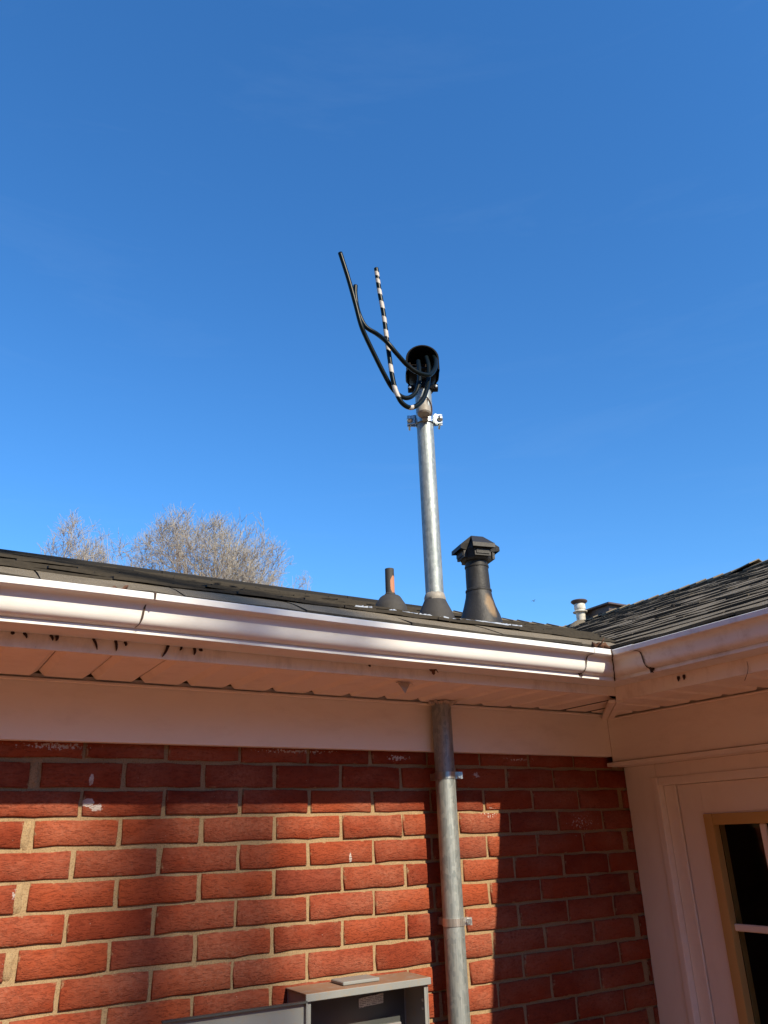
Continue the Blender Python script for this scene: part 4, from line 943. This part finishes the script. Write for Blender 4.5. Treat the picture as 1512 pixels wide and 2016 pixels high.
# ================================================================== SMALL THINGS
def build_small():
    rr = random.Random(77)
    # shrivelled leaf tips hanging between gutter and fascia
    for i, (px, py, ln, sl) in enumerate(((25, 1247, .003, 0), (49, 1251, .009, .004), (101, 1257, .009, .003), (112, 1258, .009, -.002), (185, 1264, .020, .008), (228, 1268, .020, .002), (247, 1270, .007, 0), (330, 1277, .024, -.011), (357, 1279, .006, -.004), (383, 1281, .014, -.001), (727, 1308, .006, 0), (395, 1282, .004, .002))):
        q = onY(px, py, OL-.007); q.z = GB+.002; w_ = .004+.002*rr.random(); b = B()
        P = [q+Vector((sl*t+.001*math.sin(3*t), -.0012*math.sin(4*t)-.002*t, -ln*t-.002)) for t in (-.3, .3, .65, 1)]
        b.tube(P, [w_*.7, w_*.62, w_*.5, w_*.18], 6); o = b.build('leaf_tip', 'leafdark', None, True)
        tag(o, 'dark shrivelled leaf tip poking down between left gutter and fascia', 'leaf', 'leaf tips under the left gutter')
    # dry leaves caught in the gutters
    def leaf(c, s, seed, label, n=4, mat='leaf'):
        r2 = random.Random(seed); b = B()
        for _ in range(n):
            o = Vector((r2.uniform(-1, 1), r2.uniform(-1, 1), r2.uniform(-.4, .9)))*s*.5; M4 = Matrix.Translation(Vector(c)+o) @ Matrix.Rotation(r2.uniform(0, 6.3), 4, 'Z') @ Matrix.Rotation(r2.uniform(-1.2, 1.2), 4, 'X') @ Matrix.Rotation(r2.uniform(-1, 1), 4, 'Y')
            V = []
            for i in range(6):
                t = i/5; hw = s*.42*math.sin(math.pi*min(t*.92+.06, 1))*(1+.25*(-1)**i); cu = .5*s*(t-.5)**2
                V += [M4 @ Vector((-hw, s*(t-.5)*1.5, cu+.25*hw)), M4 @ Vector((0, s*(t-.5)*1.5, cu)), M4 @ Vector((hw, s*(t-.5)*1.5, cu+.25*hw))]
            Fc = []
            for i in range(5):
                for k in (0, 1): q = i*3+k; Fc.append((q, q+1, q+4, q+3))
            b.add(V, Fc)
        ob = b.build('dry_leaves', mat, None, True); sm_ = ob.modifiers.new('t', 'SOLIDIFY'); sm_.thickness = .0008
        tag(ob, label, 'leaves')
    leaf((OXR-.128, OL-.085, GB+.094), .030, 3, 'clump of curled brown leaves caught in the inside gutter corner', 6)
    leaf((OXR-.06, OL-.075, GB+.086), .022, 4, 'dark leaf litter lying in the corner of the right gutter', 5, 'leafdark')
    q = onY(240, 1148, OL-.10); leaf((q.x, OL-.075, GB+.086), .024, 6, 'dry leaf litter lodged under the left shingles above the gutter seam', 5)
    q = onY(852, 1312, OL-.02); leaf((q.x, OL-.020, GB-.004), .014, 9, 'small ragged leaf nest stuck under the gutter near the mast', 5)
    # scorch-like holes and a dangling stem under the right gutter
    for (px, py) in ((1336, 1336), (1347, 1333)):
        q = onX(px, py, OXR-.007); b = B(); b.tube([q+Vector((0, 0, .006)), q+Vector((-.001, 0, .0)), q+Vector((-.0015, .001, -.008))], [.004, .0045, .001], 7)
        tag(b.build('leaf_tip', 'leafdark', None, True), 'dark leaf tip poking out under the right gutter', 'leaf', 'leaf tips under the right gutter')
    P = [onX(x, y, OXR-.008) for (x, y) in ((1470.5, 1302), (1472.5, 1312), (1472, 1322), (1469, 1332), (1466, 1340))]
    tag(B().tube(spline(P, 4), .0007, 6).build('dry_stem', 'leaf', None, True), 'thin curled brown stem dangling from the right fascia', 'stem')
    for (px, n_) in ((1138, 3), (1169, 4), (775, 5)):
        q = onY(px, 1137+.118*px, OL-.06); q.z = GB+.075; h_ = .018 if px > 1000 else .020
        tag(B().tube([q, q+Vector((.001, 0, h_*.6)), q+Vector((.003, .004, h_+.006))], .0008, 6).build('gutter_twig', 'leaf', None, True), 'thin upright twig sticking out of the left gutter', 'twig', 'twigs in the left gutter')
    # a bird far off
    c = onY(1050, 1183, 60.0); b = B()
    b.tube([c+Vector(v) for v in ((-.11, 0, .02), (-.04, 0, .0), (.05, 0, -.01), (.12, 0, -.03), (.19, 0, -.035))], [.012, .040, .045, .028, .010], 8); bird = thing('bird', 'tiny dark bird gliding in the blue sky above the roof valley', 'bird', c); p = tp(bird)
    p(b, 'body', 'bird', smooth=True)
    for s in (-1, 1):
        V = [c+Vector(v) for v in ((-.02, .03*s, .01), (.06, .03*s, .0), (.07, .20*s, .07), (.0, .20*s, .08), (.05, .36*s, .05), (.02, .36*s, .055), (.02, .03*s, -.008), (.04, .20*s, .06))]
        p(B().add(V, [(0, 1, 2, 3), (3, 2, 4, 5), (0, 3, 7, 6), (1, 6, 7, 2), (2, 7, 4), (7, 3, 5, 4)]), 'wing', 'bird')
build_small()
